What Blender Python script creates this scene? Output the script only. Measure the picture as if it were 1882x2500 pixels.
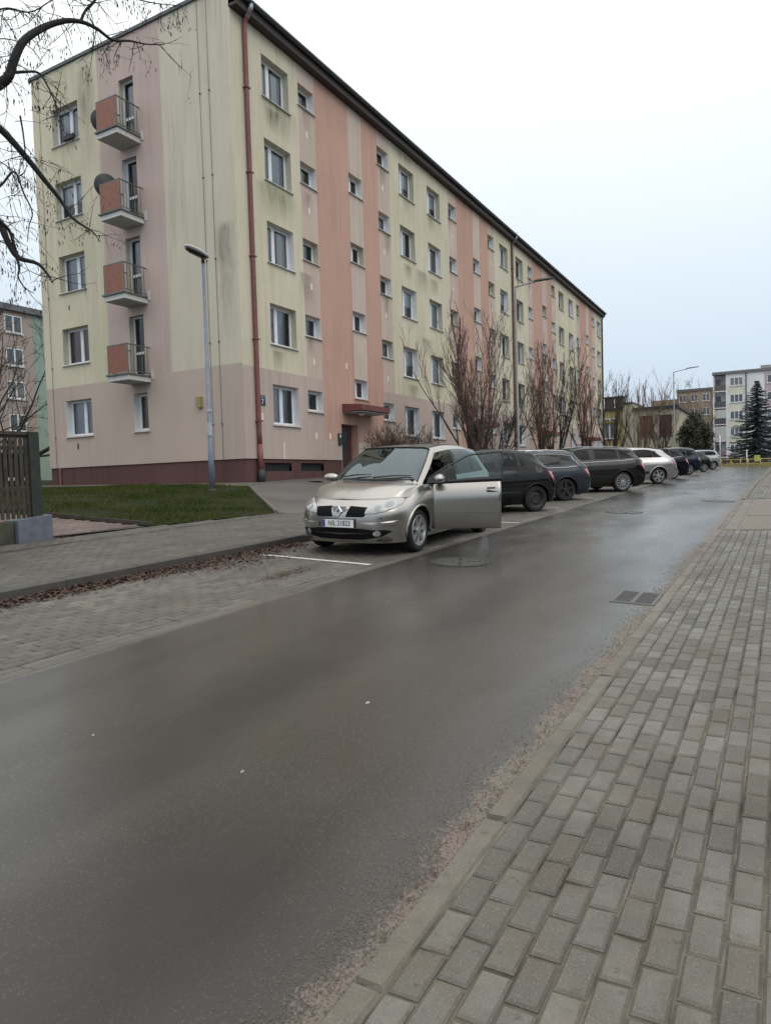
import bpy, bmesh, math, random
import numpy as np
from mathutils import Vector, Matrix
from mathutils.geometry import delaunay_2d_cdt
random.seed(7); np.random.seed(7)
S = bpy.context.scene
for o in list(bpy.data.objects): bpy.data.objects.remove(o)
COL = S.collection

# ---------------------------------------------------------------- camera
# The camera stands at the origin; x runs along the street, y towards the block, z up (0 = eye height).
YAW, PITCH, ROLL = math.radians(29.603), math.radians(-2.641), math.radians(1.666)
def cam_axes():
    f = Vector((math.cos(YAW)*math.cos(PITCH), math.sin(YAW)*math.cos(PITCH), math.sin(PITCH)))
    r = Vector((math.sin(YAW), -math.cos(YAW), 0)); d = f.cross(r)
    return math.cos(ROLL)*r+math.sin(ROLL)*d, -math.sin(ROLL)*r+math.cos(ROLL)*d, f
_r, _d, _f = cam_axes()
cam = bpy.data.cameras.new('camera'); camo = bpy.data.objects.new('camera', cam); COL.objects.link(camo)
M = Matrix.Identity(4)
for i in range(3): M[i][0] = _r[i]; M[i][1] = -_d[i]; M[i][2] = -_f[i]
camo.matrix_world = M
cam.sensor_fit = 'VERTICAL'; cam.sensor_height = 36.0; cam.lens = 36.0*1703.0/2500.0
cam.clip_start = 0.05; cam.clip_end = 2000
S.camera = camo
def ray(px, py):
    "direction through a pixel of the 1882x2500 photograph, unit depth"
    return (_r*((px-941)/1703.0)+_d*((py-1250)/1703.0)+_f)
def at_y(px, py, Y): r = ray(px, py); return r*(Y/r.y)
def at_x(px, py, X): r = ray(px, py); return r*(X/r.x)

# ---------------------------------------------------------------- world, sun, exposure
W = bpy.data.worlds.new('World'); S.world = W; W.use_nodes = True
nt = W.node_tree; nt.nodes.clear()
out = nt.nodes.new('ShaderNodeOutputWorld'); bg = nt.nodes.new('ShaderNodeBackground')
sky = nt.nodes.new('ShaderNodeTexSky'); sky.sky_type = 'NISHITA'; sky.sun_disc = False
SUN_EL, SUN_AZ = math.radians(48), math.radians(200)
sky.sun_elevation = SUN_EL; sky.sun_rotation = SUN_AZ; sky.dust_density = 4; sky.air_density = 1.2
# overcast: an even cloud layer (brighter overhead, bluish low down) covers most of the clear sky
tc = nt.nodes.new('ShaderNodeTexCoord'); sep = nt.nodes.new('ShaderNodeSeparateXYZ')
nt.links.new(tc.outputs['Generated'], sep.inputs[0])
ramp = nt.nodes.new('ShaderNodeValToRGB')
e = ramp.color_ramp.elements
e[0].position = 0.0; e[0].color = (.53, .62, .74, 1)
e[1].position = 1.0; e[1].color = (1.70, 1.70, 1.67, 1)
for p, c_ in ((.12, (.60, .70, .81, 1)), (.25, (.73, .83, .915, 1)), (.42, (.95, 1.0, 1.02, 1)), (.6, (1.17, 1.19, 1.18, 1))):
    k = ramp.color_ramp.elements.new(p); k.color = c_
nt.links.new(sep.outputs['Z'], ramp.inputs[0])
cn = nt.nodes.new('ShaderNodeTexNoise'); cn.inputs['Scale'].default_value = 1.6; cn.inputs['Detail'].default_value = 3
nt.links.new(tc.outputs['Generated'], cn.inputs['Vector'])
cr = nt.nodes.new('ShaderNodeMapRange'); cr.inputs[1].default_value = .3; cr.inputs[2].default_value = .7; cr.inputs[3].default_value = .965; cr.inputs[4].default_value = 1.03
nt.links.new(cn.outputs['Fac'], cr.inputs[0])
cm = nt.nodes.new('ShaderNodeVectorMath'); cm.operation = 'SCALE'
nt.links.new(ramp.outputs[0], cm.inputs[0]); nt.links.new(cr.outputs[0], cm.inputs['Scale'])
sk = nt.nodes.new('ShaderNodeVectorMath'); sk.operation = 'SCALE'; sk.inputs['Scale'].default_value = .06
nt.links.new(sky.outputs[0], sk.inputs[0])
mx = nt.nodes.new('ShaderNodeMix'); mx.data_type = 'RGBA'; mx.inputs['Factor'].default_value = .92
nt.links.new(sk.outputs[0], mx.inputs['A']); nt.links.new(cm.outputs[0], mx.inputs['B'])
nt.links.new(mx.outputs['Result'], bg.inputs['Color']); bg.inputs['Strength'].default_value = 1.0
nt.links.new(bg.outputs[0], out.inputs[0])
sun = bpy.data.lights.new('sun', 'SUN'); sun.energy = 0.5; sun.angle = math.radians(40); sun.color = (1, .97, .93)
suno = bpy.data.objects.new('sun', sun); COL.objects.link(suno)
sd = Vector((math.sin(SUN_AZ)*math.cos(SUN_EL), math.cos(SUN_AZ)*math.cos(SUN_EL), math.sin(SUN_EL)))
suno.rotation_euler = sd.to_track_quat('Z', 'Y').to_euler(); suno.location = (0, 0, 60)
S.view_settings.view_transform = 'Standard'; S.view_settings.look = 'None'
S.view_settings.exposure = .18; S.view_settings.gamma = 1; S.view_settings.use_curve_mapping = False
S.render.engine = 'CYCLES'; S.cycles.max_bounces = 6; S.cycles.transparent_max_bounces = 12
S.render.resolution_x = 770; S.render.resolution_y = 1024

# ---------------------------------------------------------------- helpers
class MB:
    "collects geometry for one mesh object"
    def __init__(s): s.v = []; s.f = []; s.m = []
    def add(s, v, f, m=0):
        b = len(s.v); s.v += [tuple(p) for p in v]; s.f += [tuple(i+b for i in q) for q in f]; s.m += [m]*len(f)
    def quad(s, a, b, c, d, m=0): s.add([a, b, c, d], [(0, 1, 2, 3)], m)
    def box(s, x0, x1, y0, y1, z0, z1, m=0):
        v = [(x0,y0,z0),(x1,y0,z0),(x1,y1,z0),(x0,y1,z0),(x0,y0,z1),(x1,y0,z1),(x1,y1,z1),(x0,y1,z1)]
        s.add(v, [(0,3,2,1),(4,5,6,7),(0,1,5,4),(1,2,6,5),(2,3,7,6),(3,0,4,7)], m)
    def cbox(s, x0, x1, y0, y1, z0, z1, c=.005, m=0):
        "box with a chamfered top"
        v = [(x0,y0,z0),(x1,y0,z0),(x1,y1,z0),(x0,y1,z0),(x0,y0,z1-c),(x1,y0,z1-c),(x1,y1,z1-c),(x0,y1,z1-c),
             (x0+c,y0+c,z1),(x1-c,y0+c,z1),(x1-c,y1-c,z1),(x0+c,y1-c,z1)]
        s.add(v, [(0,1,5,4),(1,2,6,5),(2,3,7,6),(3,0,4,7),(4,5,9,8),(5,6,10,9),(6,7,11,10),(7,4,8,11),(8,9,10,11)], m)
    def beam(s, a, b, w, h, m=0, up=(0,0,1)):
        a = Vector(a); b = Vector(b); d = (b-a).normalized(); x = d.cross(Vector(up))
        if x.length < 1e-4: x = Vector((1,0,0))
        x.normalize(); y = x.cross(d)
        v = []
        for p in (a, b):
            for sx, sy in ((-1,-1),(1,-1),(1,1),(-1,1)): v.append(p+x*(w/2*sx)+y*(h/2*sy))
        s.add(v, [(3,2,1,0),(4,5,6,7),(0,1,5,4),(1,2,6,5),(2,3,7,6),(3,0,4,7)], m)
    def tube(s, path, rad, n=6, m=0, cap=True):
        P = [Vector(p) for p in path]
        if not hasattr(rad, '__len__'): rad = [rad]*len(P)
        v = []; f = []; prev = None
        for i, p in enumerate(P):
            t = (P[min(i+1, len(P)-1)]-P[max(i-1, 0)])
            t = t.normalized() if t.length > 1e-9 else Vector((0,0,1))
            if prev is None:
                x = t.cross(Vector((0,0,1)))
                if x.length < 1e-3: x = t.cross(Vector((1,0,0)))
            else: x = prev-t*prev.dot(t)
            if x.length < 1e-6: x = t.orthogonal()
            x.normalize(); prev = x; y = t.cross(x)
            for k in range(n):
                a = 2*math.pi*k/n; v.append(p+(x*math.cos(a)+y*math.sin(a))*rad[i])
        for i in range(len(P)-1):
            for k in range(n):
                a = i*n+k; b = i*n+(k+1) % n; f.append((a, b, b+n, a+n))
        if cap: f.append(tuple(range(n))[::-1]); f.append(tuple((len(P)-1)*n+k for k in range(n)))
        s.add(v, f, m)
    def lathe(s, prof, n=24, m=0, origin=(0,0,0), axis='z', close=False):
        "prof: (radius, height) pairs; ms may be per segment"
        v = []; f = []; o = Vector(origin)
        for r, h in prof:
            for k in range(n):
                a = 2*math.pi*k/n; c, q = r*math.cos(a), r*math.sin(a)
                v.append(o+Vector({'z': (c,q,h), 'y': (c,h,q), 'x': (h,c,q)}[axis]))
        L = len(prof)
        for i in range(L-1 if not close else L):
            for k in range(n):
                a = i*n+k; b = i*n+(k+1) % n; j = ((i+1) % L)*n-i*n; f.append((a, b, b+j, a+j))
        s.add(v, f, m)
    def disc(s, c, r, n=20, axis='z', m=0):
        v = []
        for k in range(n):
            a = 2*math.pi*k/n; p, q = r*math.cos(a), r*math.sin(a)
            v.append(Vector(c)+Vector({'z': (p,q,0), 'y': (p,0,q), 'x': (0,p,q)}[axis]))
        s.add(v, [tuple(range(n))], m)
    def prism(s, poly, z0, z1, m=0):
        n = len(poly); v = [(x,y,z0) for x, y in poly]+[(x,y,z1) for x, y in poly]
        f = [tuple(range(n))[::-1], tuple(range(n, 2*n))]+[(i, (i+1) % n, n+(i+1) % n, n+i) for i in range(n)]
        s.add(v, f, m)
    def build(s, name, mats, parent=None, smooth=False, loc=None, kind=None):
        me = bpy.data.meshes.new(name); me.from_pydata(s.v, [], s.f); me.update()
        for x in (mats if isinstance(mats, (list, tuple)) else [mats]): me.materials.append(x)
        if any(s.m): me.polygons.foreach_set('material_index', s.m)
        if smooth: me.polygons.foreach_set('use_smooth', [True]*len(s.f))
        return link(name, me, parent, loc, kind)
def link(name, me, parent=None, loc=None, kind=None):
    o = bpy.data.objects.new(name, me); COL.objects.link(o)
    if parent: o.parent = parent
    if loc is not None: o.location = loc
    if kind: o['kind'] = kind
    return o
def fix_normals(o):
    b = bmesh.new(); b.from_mesh(o.data); bmesh.ops.recalc_face_normals(b, faces=b.faces); b.to_mesh(o.data); b.free(); return o
def tag(o, label, cat, group=None):
    o['label'] = label; o['category'] = cat
    if group: o['group'] = group
    return o
def empty(name, loc=(0,0,0), rz=0, label=None, cat=None, group=None):
    o = bpy.data.objects.new(name, None); COL.objects.link(o); o.location = loc; o.rotation_euler = (0,0,rz); o.empty_display_size = .2
    if label: tag(o, label, cat, group)
    return o
def copy_tree(o, parent=None):
    c = o.copy(); COL.objects.link(c); c.parent = parent
    for ch in list(o.children): copy_tree(ch, c)
    return c
def text_mesh(txt, size, extrude=.002):
    cu = bpy.data.curves.new('lettering', 'FONT'); cu.body = txt; cu.size = size; cu.extrude = extrude; cu.align_x = 'CENTER'; cu.align_y = 'CENTER'
    o = bpy.data.objects.new('lettering', cu); COL.objects.link(o)
    dg = bpy.context.evaluated_depsgraph_get(); me = bpy.data.meshes.new_from_object(o.evaluated_get(dg))
    bpy.data.objects.remove(o); return me

# ---------------------------------------------------------------- materials
def newmat(name):
    m = bpy.data.materials.new(name); m.use_nodes = True; t = m.node_tree
    return m, t, t.nodes['Principled BSDF']
def nd(t, typ, **kw):
    n = t.nodes.new(typ)
    for k, v in kw.items():
        if k.startswith('i_'): n.inputs[k[2:].replace('_', ' ')].default_value = v
        elif k.startswith('n_'): n.inputs[int(k[2:])].default_value = v
        else: setattr(n, k, v)
    return n
def noise(t, vec, scale, detail=4, rough=.55, dist=0):
    n = nd(t, 'ShaderNodeTexNoise'); n.inputs['Scale'].default_value = scale; n.inputs['Detail'].default_value = detail
    n.inputs['Roughness'].default_value = rough; n.inputs['Distortion'].default_value = dist
    if vec is not None: t.links.new(vec, n.inputs['Vector'])
    return n.outputs['Fac']
def mapr(t, val, a, b, c=0., d=1.):
    n = nd(t, 'ShaderNodeMapRange'); n.inputs[1].default_value = a; n.inputs[2].default_value = b; n.inputs[3].default_value = c; n.inputs[4].default_value = d
    t.links.new(val, n.inputs[0]); return n.outputs[0]
def math_(t, op, a, b=None):
    n = nd(t, 'ShaderNodeMath', operation=op)
    for i, x in enumerate((a, b)):
        if x is None: continue
        if isinstance(x, (int, float)): n.inputs[i].default_value = x
        else: t.links.new(x, n.inputs[i])
    return n.outputs[0]
def mixc(t, fac, a, b, mode='MIX'):
    n = nd(t, 'ShaderNodeMix', data_type='RGBA', blend_type=mode)
    for key, x in (('Factor', fac), ('A', a), ('B', b)):
        if isinstance(x, (int, float)): n.inputs[key].default_value = x
        elif isinstance(x, tuple): n.inputs[key].default_value = (*x[:3], 1)
        else: t.links.new(x, n.inputs[key])
    return n.outputs['Result']
def coords(t, kind='Object', scale=(1,1,1)):
    tc = nd(t, 'ShaderNodeTexCoord'); mp = nd(t, 'ShaderNodeMapping'); mp.inputs['Scale'].default_value = scale
    t.links.new(tc.outputs[kind], mp.inputs['Vector']); return mp.outputs[0]
def world_coords(t, scale=(1,1,1)):
    g = nd(t, 'ShaderNodeNewGeometry'); mp = nd(t, 'ShaderNodeMapping'); mp.inputs['Scale'].default_value = scale
    t.links.new(g.outputs['Position'], mp.inputs['Vector']); return mp.outputs[0]
def bump(t, b, h, strength=.2, dist=.01):
    n = nd(t, 'ShaderNodeBump'); n.inputs['Strength'].default_value = strength; n.inputs['Distance'].default_value = dist
    t.links.new(h, n.inputs['Height']); t.links.new(n.outputs[0], b.inputs['Normal'])
def plain(name, col, rough=.6, metal=0, var=.12, scale=6, spec=.5, coat=0, bumps=0):
    "a colour with mottling and slight wear"
    m, t, b = newmat(name); v = coords(t)
    n = noise(t, v, scale, 5)
    dark = tuple(x*(1-var) for x in col); light = tuple(min(1, x*(1+var)) for x in col)
    t.links.new(mixc(t, mapr(t, n, .3, .7), dark, light), b.inputs['Base Color'])
    t.links.new(mapr(t, noise(t, v, scale*3, 3), .3, .7, max(.02, rough-.08), min(1, rough+.08)), b.inputs['Roughness'])
    b.inputs['Metallic'].default_value = metal; b.inputs['Specular IOR Level'].default_value = spec
    if coat: b.inputs['Specular IOR Level'].default_value = spec; b.inputs['Coat Weight'].default_value = coat; b.inputs['Coat Roughness'].default_value = .08
    if bumps: bump(t, b, noise(t, v, scale*12, 4), bumps, .01)
    return m
def stucco(name, col, streak=.35, green=.25, seed=0.):
    m, t, b = newmat(name); v = coords(t)
    off = nd(t, 'ShaderNodeVectorMath', operation='ADD'); off.inputs[1].default_value = (seed, seed*1.7, seed*.3); t.links.new(v, off.inputs[0]); v = off.outputs[0]
    def sc(s):
        mp = nd(t, 'ShaderNodeMapping'); mp.inputs['Scale'].default_value = s; t.links.new(v, mp.inputs['Vector']); return mp.outputs[0]
    blot = noise(t, sc((.5,.5,.35)), 1, 5, .6)
    st = noise(t, sc((5,5,.22)), 1, 4, .65)
    fine = noise(t, sc((22,22,.8)), 1, 3, .6)
    c = mixc(t, mapr(t, blot, .25, .75), tuple(x*.9 for x in col), tuple(min(1, x*1.07) for x in col))
    area = mapr(t, noise(t, sc((.28,.28,.16)), 1, 3), .36, .62)
    c = mixc(t, math_(t, 'MULTIPLY', math_(t, 'MULTIPLY', mapr(t, st, .45, .75), area), streak), c, tuple(x*.42 for x in col))
    c = mixc(t, math_(t, 'MULTIPLY', math_(t, 'MULTIPLY', mapr(t, fine, .5, .75), area), streak*.6), c, tuple(x*.5 for x in col))
    ga = mapr(t, noise(t, sc((.55,.55,.26)), 1, 5, .65), .45, .68)
    c = mixc(t, math_(t, 'MULTIPLY', ga, green), c, (col[0]*.66, col[1]*.76, col[2]*.56))
    t.links.new(c, b.inputs['Base Color']); b.inputs['Roughness'].default_value = .92; b.inputs['Specular IOR Level'].default_value = .2
    bump(t, b, noise(t, sc((60,60,60)), 1, 3), .25, .006)
    return m
def glass(name, tint=(.82,.88,.87), rough=.02, refl=1.45, wavy=.05, gloss=(.95,.97,1)):
    m, t, b = newmat(name); t.nodes.remove(b); o = t.nodes['Material Output']
    tr = nd(t, 'ShaderNodeBsdfTransparent'); tr.inputs[0].default_value = (*tint, 1)
    gl = nd(t, 'ShaderNodeBsdfGlossy'); gl.inputs['Roughness'].default_value = rough; gl.inputs[0].default_value = (*gloss, 1)
    fr = nd(t, 'ShaderNodeFresnel'); fr.inputs[0].default_value = refl
    wv = nd(t, 'ShaderNodeBump'); wv.inputs['Strength'].default_value = wavy; wv.inputs['Distance'].default_value = .02
    t.links.new(noise(t, coords(t), 1.3, 2), wv.inputs['Height']); t.links.new(wv.outputs[0], gl.inputs['Normal'])
    mxs = nd(t, 'ShaderNodeMixShader'); t.links.new(fr.outputs[0], mxs.inputs[0]); t.links.new(tr.outputs[0], mxs.inputs[1]); t.links.new(gl.outputs[0], mxs.inputs[2])
    t.links.new(mxs.outputs[0], o.inputs[0]); return m
def paint(name, col, metal=.0, rough=.35, dirt=.3, coat=.4, spec=.5):
    m, t, b = newmat(name); v = coords(t)
    d = mapr(t, noise(t, v, 1.1, 2), .3, .8)
    f = math_(t, 'MULTIPLY', d, dirt)       # uneven film of road dirt
    t.links.new(mixc(t, f, col, (.09, .085, .075)), b.inputs['Base Color'])
    t.links.new(math_(t, 'ADD', math_(t, 'MULTIPLY', f, .4), rough), b.inputs['Roughness'])
    b.inputs['Metallic'].default_value = metal
    b.inputs['Specular IOR Level'].default_value = spec; b.inputs['Coat Weight'].default_value = coat; b.inputs['Coat Roughness'].default_value = .05
    return m

MT = {}
MT['yellow'] = stucco('stucco_yellow', (.655,.59,.455), .45, .36, 0)
MT['yellow_gable'] = stucco('stucco_grey_yellow', (.645,.585,.475), .42, .14, 5)
MT['pink'] = stucco('stucco_pink', (.555,.44,.395), .3, .08, 11)
MT['lightpink'] = stucco('stucco_light_pink', (.575,.46,.395), .4, .12, 17)
MT['salmon'] = stucco('stucco_salmon', (.535,.335,.268), .4, .08, 23)
MT['greypink'] = stucco('stucco_grey_pink', (.585,.475,.41), .4, .1, 29)
MT['base'] = stucco('stucco_beige_pink', (.505,.41,.36), .3, .08, 31)
MT['plinth'] = stucco('plinth_red_brown', (.125,.066,.064), .6, .1, 37)
MT['reveal_white'] = plain('white_reveal', (.66,.67,.68), .8, var=.06)
MT['reveal_cream'] = plain('cream_reveal', (.47,.45,.36), .9, var=.1)
MT['pvc'] = plain('white_pvc', (.72,.73,.75), .35, var=.04)
MT['sill'] = plain('painted_sill', (.60,.585,.56), .5, var=.1)
MT['sill_dark'] = plain('dirty_sill_edge', (.10,.095,.09), .6)
MT['pane'] = glass('window_glass', (.72,.76,.76), refl=1.6)
MT['curtain'] = plain('net_curtain', (.62,.62,.68), .9, var=.18, scale=9)
MT['curtain_w'] = plain('white_curtain', (.80,.80,.84), .9, var=.1, scale=9)
MT['curtain_r'] = plain('dusky_curtain', (.28,.16,.16), .9, var=.15, scale=9)
MT['dark'] = plain('dark_room', (.022,.022,.024), .9)
MT['gutter'] = plain('dark_zinc_gutter', (.075,.085,.09), .42, .3)
MT['soffit'] = plain('brown_soffit', (.055,.043,.04), .7)
MT['pipe_red'] = plain('oxide_red_pipe', (.19,.068,.064), .5, var=.2)
MT['pipe_brown'] = plain('brown_pipe', (.15,.085,.07), .5, var=.15)
MT['iron'] = plain('cast_iron', (.03,.035,.034), .6)
MT['galv'] = plain('galvanised_steel', (.36,.38,.40), .42, .55, var=.14)
MT['door_brown'] = plain('dark_brown_door', (.045,.028,.024), .45)
MT['canopy_red'] = plain('red_canopy_paint', (.17,.055,.05), .55, var=.15)
MT['concrete'] = plain('weathered_concrete', (.30,.29,.27), .85, var=.2, bumps=.2)
MT['slab'] = plain('balcony_slab_paint', (.60,.595,.575), .8, var=.1)
MT['slab_dark'] = plain('balcony_lip', (.115,.125,.12), .7, var=.2)
MT['slab_under'] = plain('balcony_underside', (.44,.44,.43), .85, var=.1)
MT['panel'] = plain('terracotta_panel', (.245,.092,.056), .5, var=.15)
MT['rail'] = plain('grey_green_railing', (.115,.125,.12), .5)
MT['white_bit'] = plain('white_flake', (.34,.34,.33), .6)
MT['cream_patch'] = plain('cream_filler', (.74,.67,.58), .85, var=.08)
MT['navy'] = plain('navy_enamel', (.012,.018,.045), .3)
MT['white_paint'] = plain('white_paint', (.72,.72,.72), .5)
MT['road_paint'] = plain('worn_white_marking', (.50,.49,.47), .7, var=.25, scale=14)
MT['bark'] = plain('wet_bark', (.036,.029,.024), .85, var=.35, scale=20)
MT['bark_red'] = plain('reddish_twig_bark', (.13,.085,.066), .85, var=.3, scale=20)
MT['bark_tan'] = plain('tan_twig_bark', (.15,.105,.068), .85, var=.3, scale=20)
MT['bark_near'] = plain('dark_wet_bark', (.013,.012,.012), .8, var=.4, scale=15)
MT['bark_bush'] = plain('brown_shrub_bark', (.10,.066,.042), .85, var=.3, scale=20)
MT['pod'] = plain('dry_pod', (.025,.019,.017), .8, var=.3)
MT['wood_old'] = plain('weathered_wood', (.05,.042,.032), .85, var=.4, scale=12)
MT['blue_grey'] = plain('blue_grey_painted_concrete', (.13,.14,.175), .6, var=.25, scale=5)
MT['leaf_litter'] = plain('wet_dead_leaves', (.075,.038,.026), .75, var=.5, scale=40)
MT['yellow_paint'] = plain('yellow_barrier_paint', (.62,.50,.16), .55, var=.2)
# ================================================================ ground
KS = -.004                                   # the street runs very slightly off the block's axis
_ZX = [-40, 30, 50, 90, 200]; _ZZ = [-2.655, -.555, -.295, .505, .6]
PROF = [(-60,.3),(-3,.05),(1.0668,0),(1.0669,-.035),(4.66,.10),(7.0,.17),(7.0001,.30),(9.7,.40),(14.2,.90),(15.5,.985),(40,1.25),(200,1.5)]
_PT = [a for a, b in PROF]; _PZ = [b for a, b in PROF]
def zbase(X): return float(np.interp(X, _ZX, _ZZ))
def zlow(X, t):
    "ground height; beyond the first bay the parking is deeper and the kerb stands back"
    k = float(np.interp(X, [13.6, 15.0], [0, 1]))
    p1 = float(np.interp(t, _PT, _PZ))
    p2 = float(np.interp(t, [-60,-3,1.0668,1.0669,4.66,9.8,9.8001,10.4,14.2,15.5,40,200], [.3,.05,0,-.04,.10,.25,.37,.42,.9,.985,1.25,1.5]))
    return zbase(X)+p1*(1-k)+p2*k
def zg(X, Y): return zlow(X, Y-KS*X)
def P3(X, t, dz=0): return (X, t+KS*X, zlow(X, t)+dz)

def sheet(name, xs, ts, mat, dz=0., kind='structure', parent=None, zf=None, smooth=True):
    mb = MB(); n = len(ts)
    for x in xs:
        for t in ts:
            p = P3(x, t, dz)
            if zf: p = (p[0], p[1], zf(x, t))
            mb.v.append(p)
    for i in range(len(xs)-1):
        for j in range(n-1):
            a = i*n+j; mb.f.append((a, a+n, a+n+1, a+1)); mb.m.append(0)
    o = mb.build(name, mat, parent, smooth=smooth, kind=kind)
    uv = o.data.uv_layers.new(name='UVMap'); L = np.zeros(len(o.data.loops)*2, np.float32)
    vi = np.zeros(len(o.data.loops), np.int32); o.data.loops.foreach_get('vertex_index', vi)
    xy = np.array([(xs[i//n], ts[i % n]) for i in range(len(mb.v))], np.float32)
    uv.data.foreach_set('uv', xy[vi].ravel()); return o

# --- materials
def asphalt_mat():
    m, t, b = newmat('wet_asphalt')
    tcn = nd(t, 'ShaderNodeTexCoord'); v = tcn.outputs['UV']
    def sc(s, rot=0):
        mp = nd(t, 'ShaderNodeMapping'); mp.inputs['Scale'].default_value = (s[0], s[1], 1); mp.inputs['Rotation'].default_value = (0, 0, rot); t.links.new(v, mp.inputs['Vector']); return mp.outputs[0]
    sp = nd(t, 'ShaderNodeSeparateXYZ'); t.links.new(v, sp.inputs[0]); tt = sp.outputs['Y']
    big = noise(t, sc((.22, .7), .3), 1, 3, .45, .2)
    wet = mapr(t, big, .32, .68)
    mid = noise(t, sc((2.2, 3.)), 1, 4)
    agg = nd(t, 'ShaderNodeTexVoronoi', feature='F1'); agg.inputs['Scale'].default_value = 1; t.links.new(sc((115, 115)), agg.inputs['Vector'])
    agr = nd(t, 'ShaderNodeSeparateColor'); t.links.new(agg.outputs['Color'], agr.inputs[0])
    spk = math_(t, 'MULTIPLY', mapr(t, agr.outputs[0], .50, .90), mapr(t, agg.outputs['Distance'], .30, .50, 1, 0))
    spk2 = mapr(t, noise(t, sc((70, 70)), 1, 3, .7), .42, .62, 0, 1)
    c = mixc(t, wet, (.046, .0385, .0285), (.022, .0185, .014))
    c = mixc(t, mapr(t, mid, .3, .7), c, mixc(t, .5, c, (.036, .033, .029)))
    c = mixc(t, math_(t, 'MULTIPLY', spk2, .35), c, (.018, .017, .016))
    c = mixc(t, math_(t, 'MULTIPLY', spk, .55), c, mixc(t, agr.outputs[1], (.08, .07, .055), (.20, .18, .145)))
    # damp patches with soft, ragged outlines, and faint wheel tracks
    wob = noise(t, sc((1.3, 2.2)), 1, 4, .6)
    def ell(cx, ct, ax, at, rot):
        cs, sn = math.cos(rot), math.sin(rot); dx = math_(t, 'SUBTRACT', sp.outputs['X'], cx); dt = math_(t, 'SUBTRACT', tt, ct)
        a = math_(t, 'DIVIDE', math_(t, 'ADD', math_(t, 'MULTIPLY', dx, cs), math_(t, 'MULTIPLY', dt, sn)), ax)
        b_ = math_(t, 'DIVIDE', math_(t, 'SUBTRACT', math_(t, 'MULTIPLY', dt, cs), math_(t, 'MULTIPLY', dx, sn)), at)
        d = math_(t, 'SQRT', math_(t, 'ADD', math_(t, 'MULTIPLY', a, a), math_(t, 'MULTIPLY', b_, b_)))
        return mapr(t, math_(t, 'ADD', d, math_(t, 'MULTIPLY', math_(t, 'SUBTRACT', wob, .5), 1.1)), 1.25, .25)
    damp = None
    for e_ in ((3.6, 2.92, 1.9, .42, .13), (8.4, 3.95, 1.7, .38, .03), (6.3, 2.55, 1.5, .28, .1), (10.8, 3.3, 2.2, .3, .0), (1.5, 1.75, .9, .5, .3), (15, 2.6, 3.0, .35, 0), (22, 3.4, 4, .4, 0), (33, 2.2, 5, .35, 0)):
        m_ = ell(*e_); damp = m_ if damp is None else math_(t, 'MAXIMUM', damp, m_)
    trk = mapr(t, noise(t, sc((.07, 2.6)), 1, 3, .5), .38, .66)
    c = mixc(t, math_(t, 'MULTIPLY', trk, .3), c, (.062, .054, .043))
    c = mixc(t, math_(t, 'MULTIPLY', damp, .72), c, (.0135, .0115, .009))
    # washed-out grit along the kerb and a thin line by the bay edging
    en = noise(t, sc((1.1, .6)), 1, 5, .65); en2 = noise(t, sc((9, 9)), 1, 4, .7)
    edge = math_(t, 'ADD', math_(t, 'ADD', math_(t, 'MULTIPLY', en, .42), math_(t, 'MULTIPLY', en2, .20)), .86)
    gfine = math_(t, 'MULTIPLY', math_(t, 'SUBTRACT', noise(t, sc((60, 60)), 1, 3, .75), .5), .34)
    gm = mapr(t, math_(t, 'ADD', math_(t, 'SUBTRACT', edge, tt), gfine), -.02, .04)
    gcol = mixc(t, noise(t, sc((45, 45)), 1, 3, .7), (.085, .070, .055), (.235, .205, .165))
    gcol = mixc(t, mapr(t, noise(t, sc((1.4, 4)), 1, 3), .5, .68), gcol, mixc(t, noise(t, sc((80, 80)), 1, 2), (.11, .075, .065), (.24, .18, .165)))
    c = mixc(t, gm, c, gcol)
    e2 = mapr(t, math_(t, 'SUBTRACT', tt, math_(t, 'SUBTRACT', 4.58, math_(t, 'MULTIPLY', en2, .12))), -.01, .03)
    c = mixc(t, math_(t, 'MULTIPLY', e2, .6), c, (.13, .115, .10))
    t.links.new(c, b.inputs['Base Color'])
    r = mapr(t, wet, 0, 1, .42, .30)
    r = math_(t, 'ADD', r, math_(t, 'MULTIPLY', gm, .3))
    r = math_(t, 'ADD', r, math_(t, 'MULTIPLY', mapr(t, mid, .3, .7), .08))
    t.links.new(r, b.inputs['Roughness']); b.inputs['Specular IOR Level'].default_value = .4
    # a film of rain water, thinner on the crown and on the grit
    film = mapr(t, noise(t, sc((.16, .55), .2), 1, 3, .5, .3), .30, .62, .2, .85)
    t.links.new(math_(t, 'MULTIPLY', math_(t, 'MULTIPLY', film, math_(t, 'SUBTRACT', 1, math_(t, 'MULTIPLY', damp, .45))), math_(t, 'SUBTRACT', 1, math_(t, 'MULTIPLY', gm, .8))), b.inputs['Coat Weight'])
    t.links.new(mapr(t, noise(t, sc((.9, 1.6)), 1, 4), .35, .65, .15, .28), b.inputs['Coat Roughness']); b.inputs['Coat IOR'].default_value = 1.33
    bump(t, b, math_(t, 'ADD', agg.outputs['Distance'], math_(t, 'MULTIPLY', noise(t, sc((190, 190)), 1, 2), .5)), .12, .002)
    return m
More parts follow.
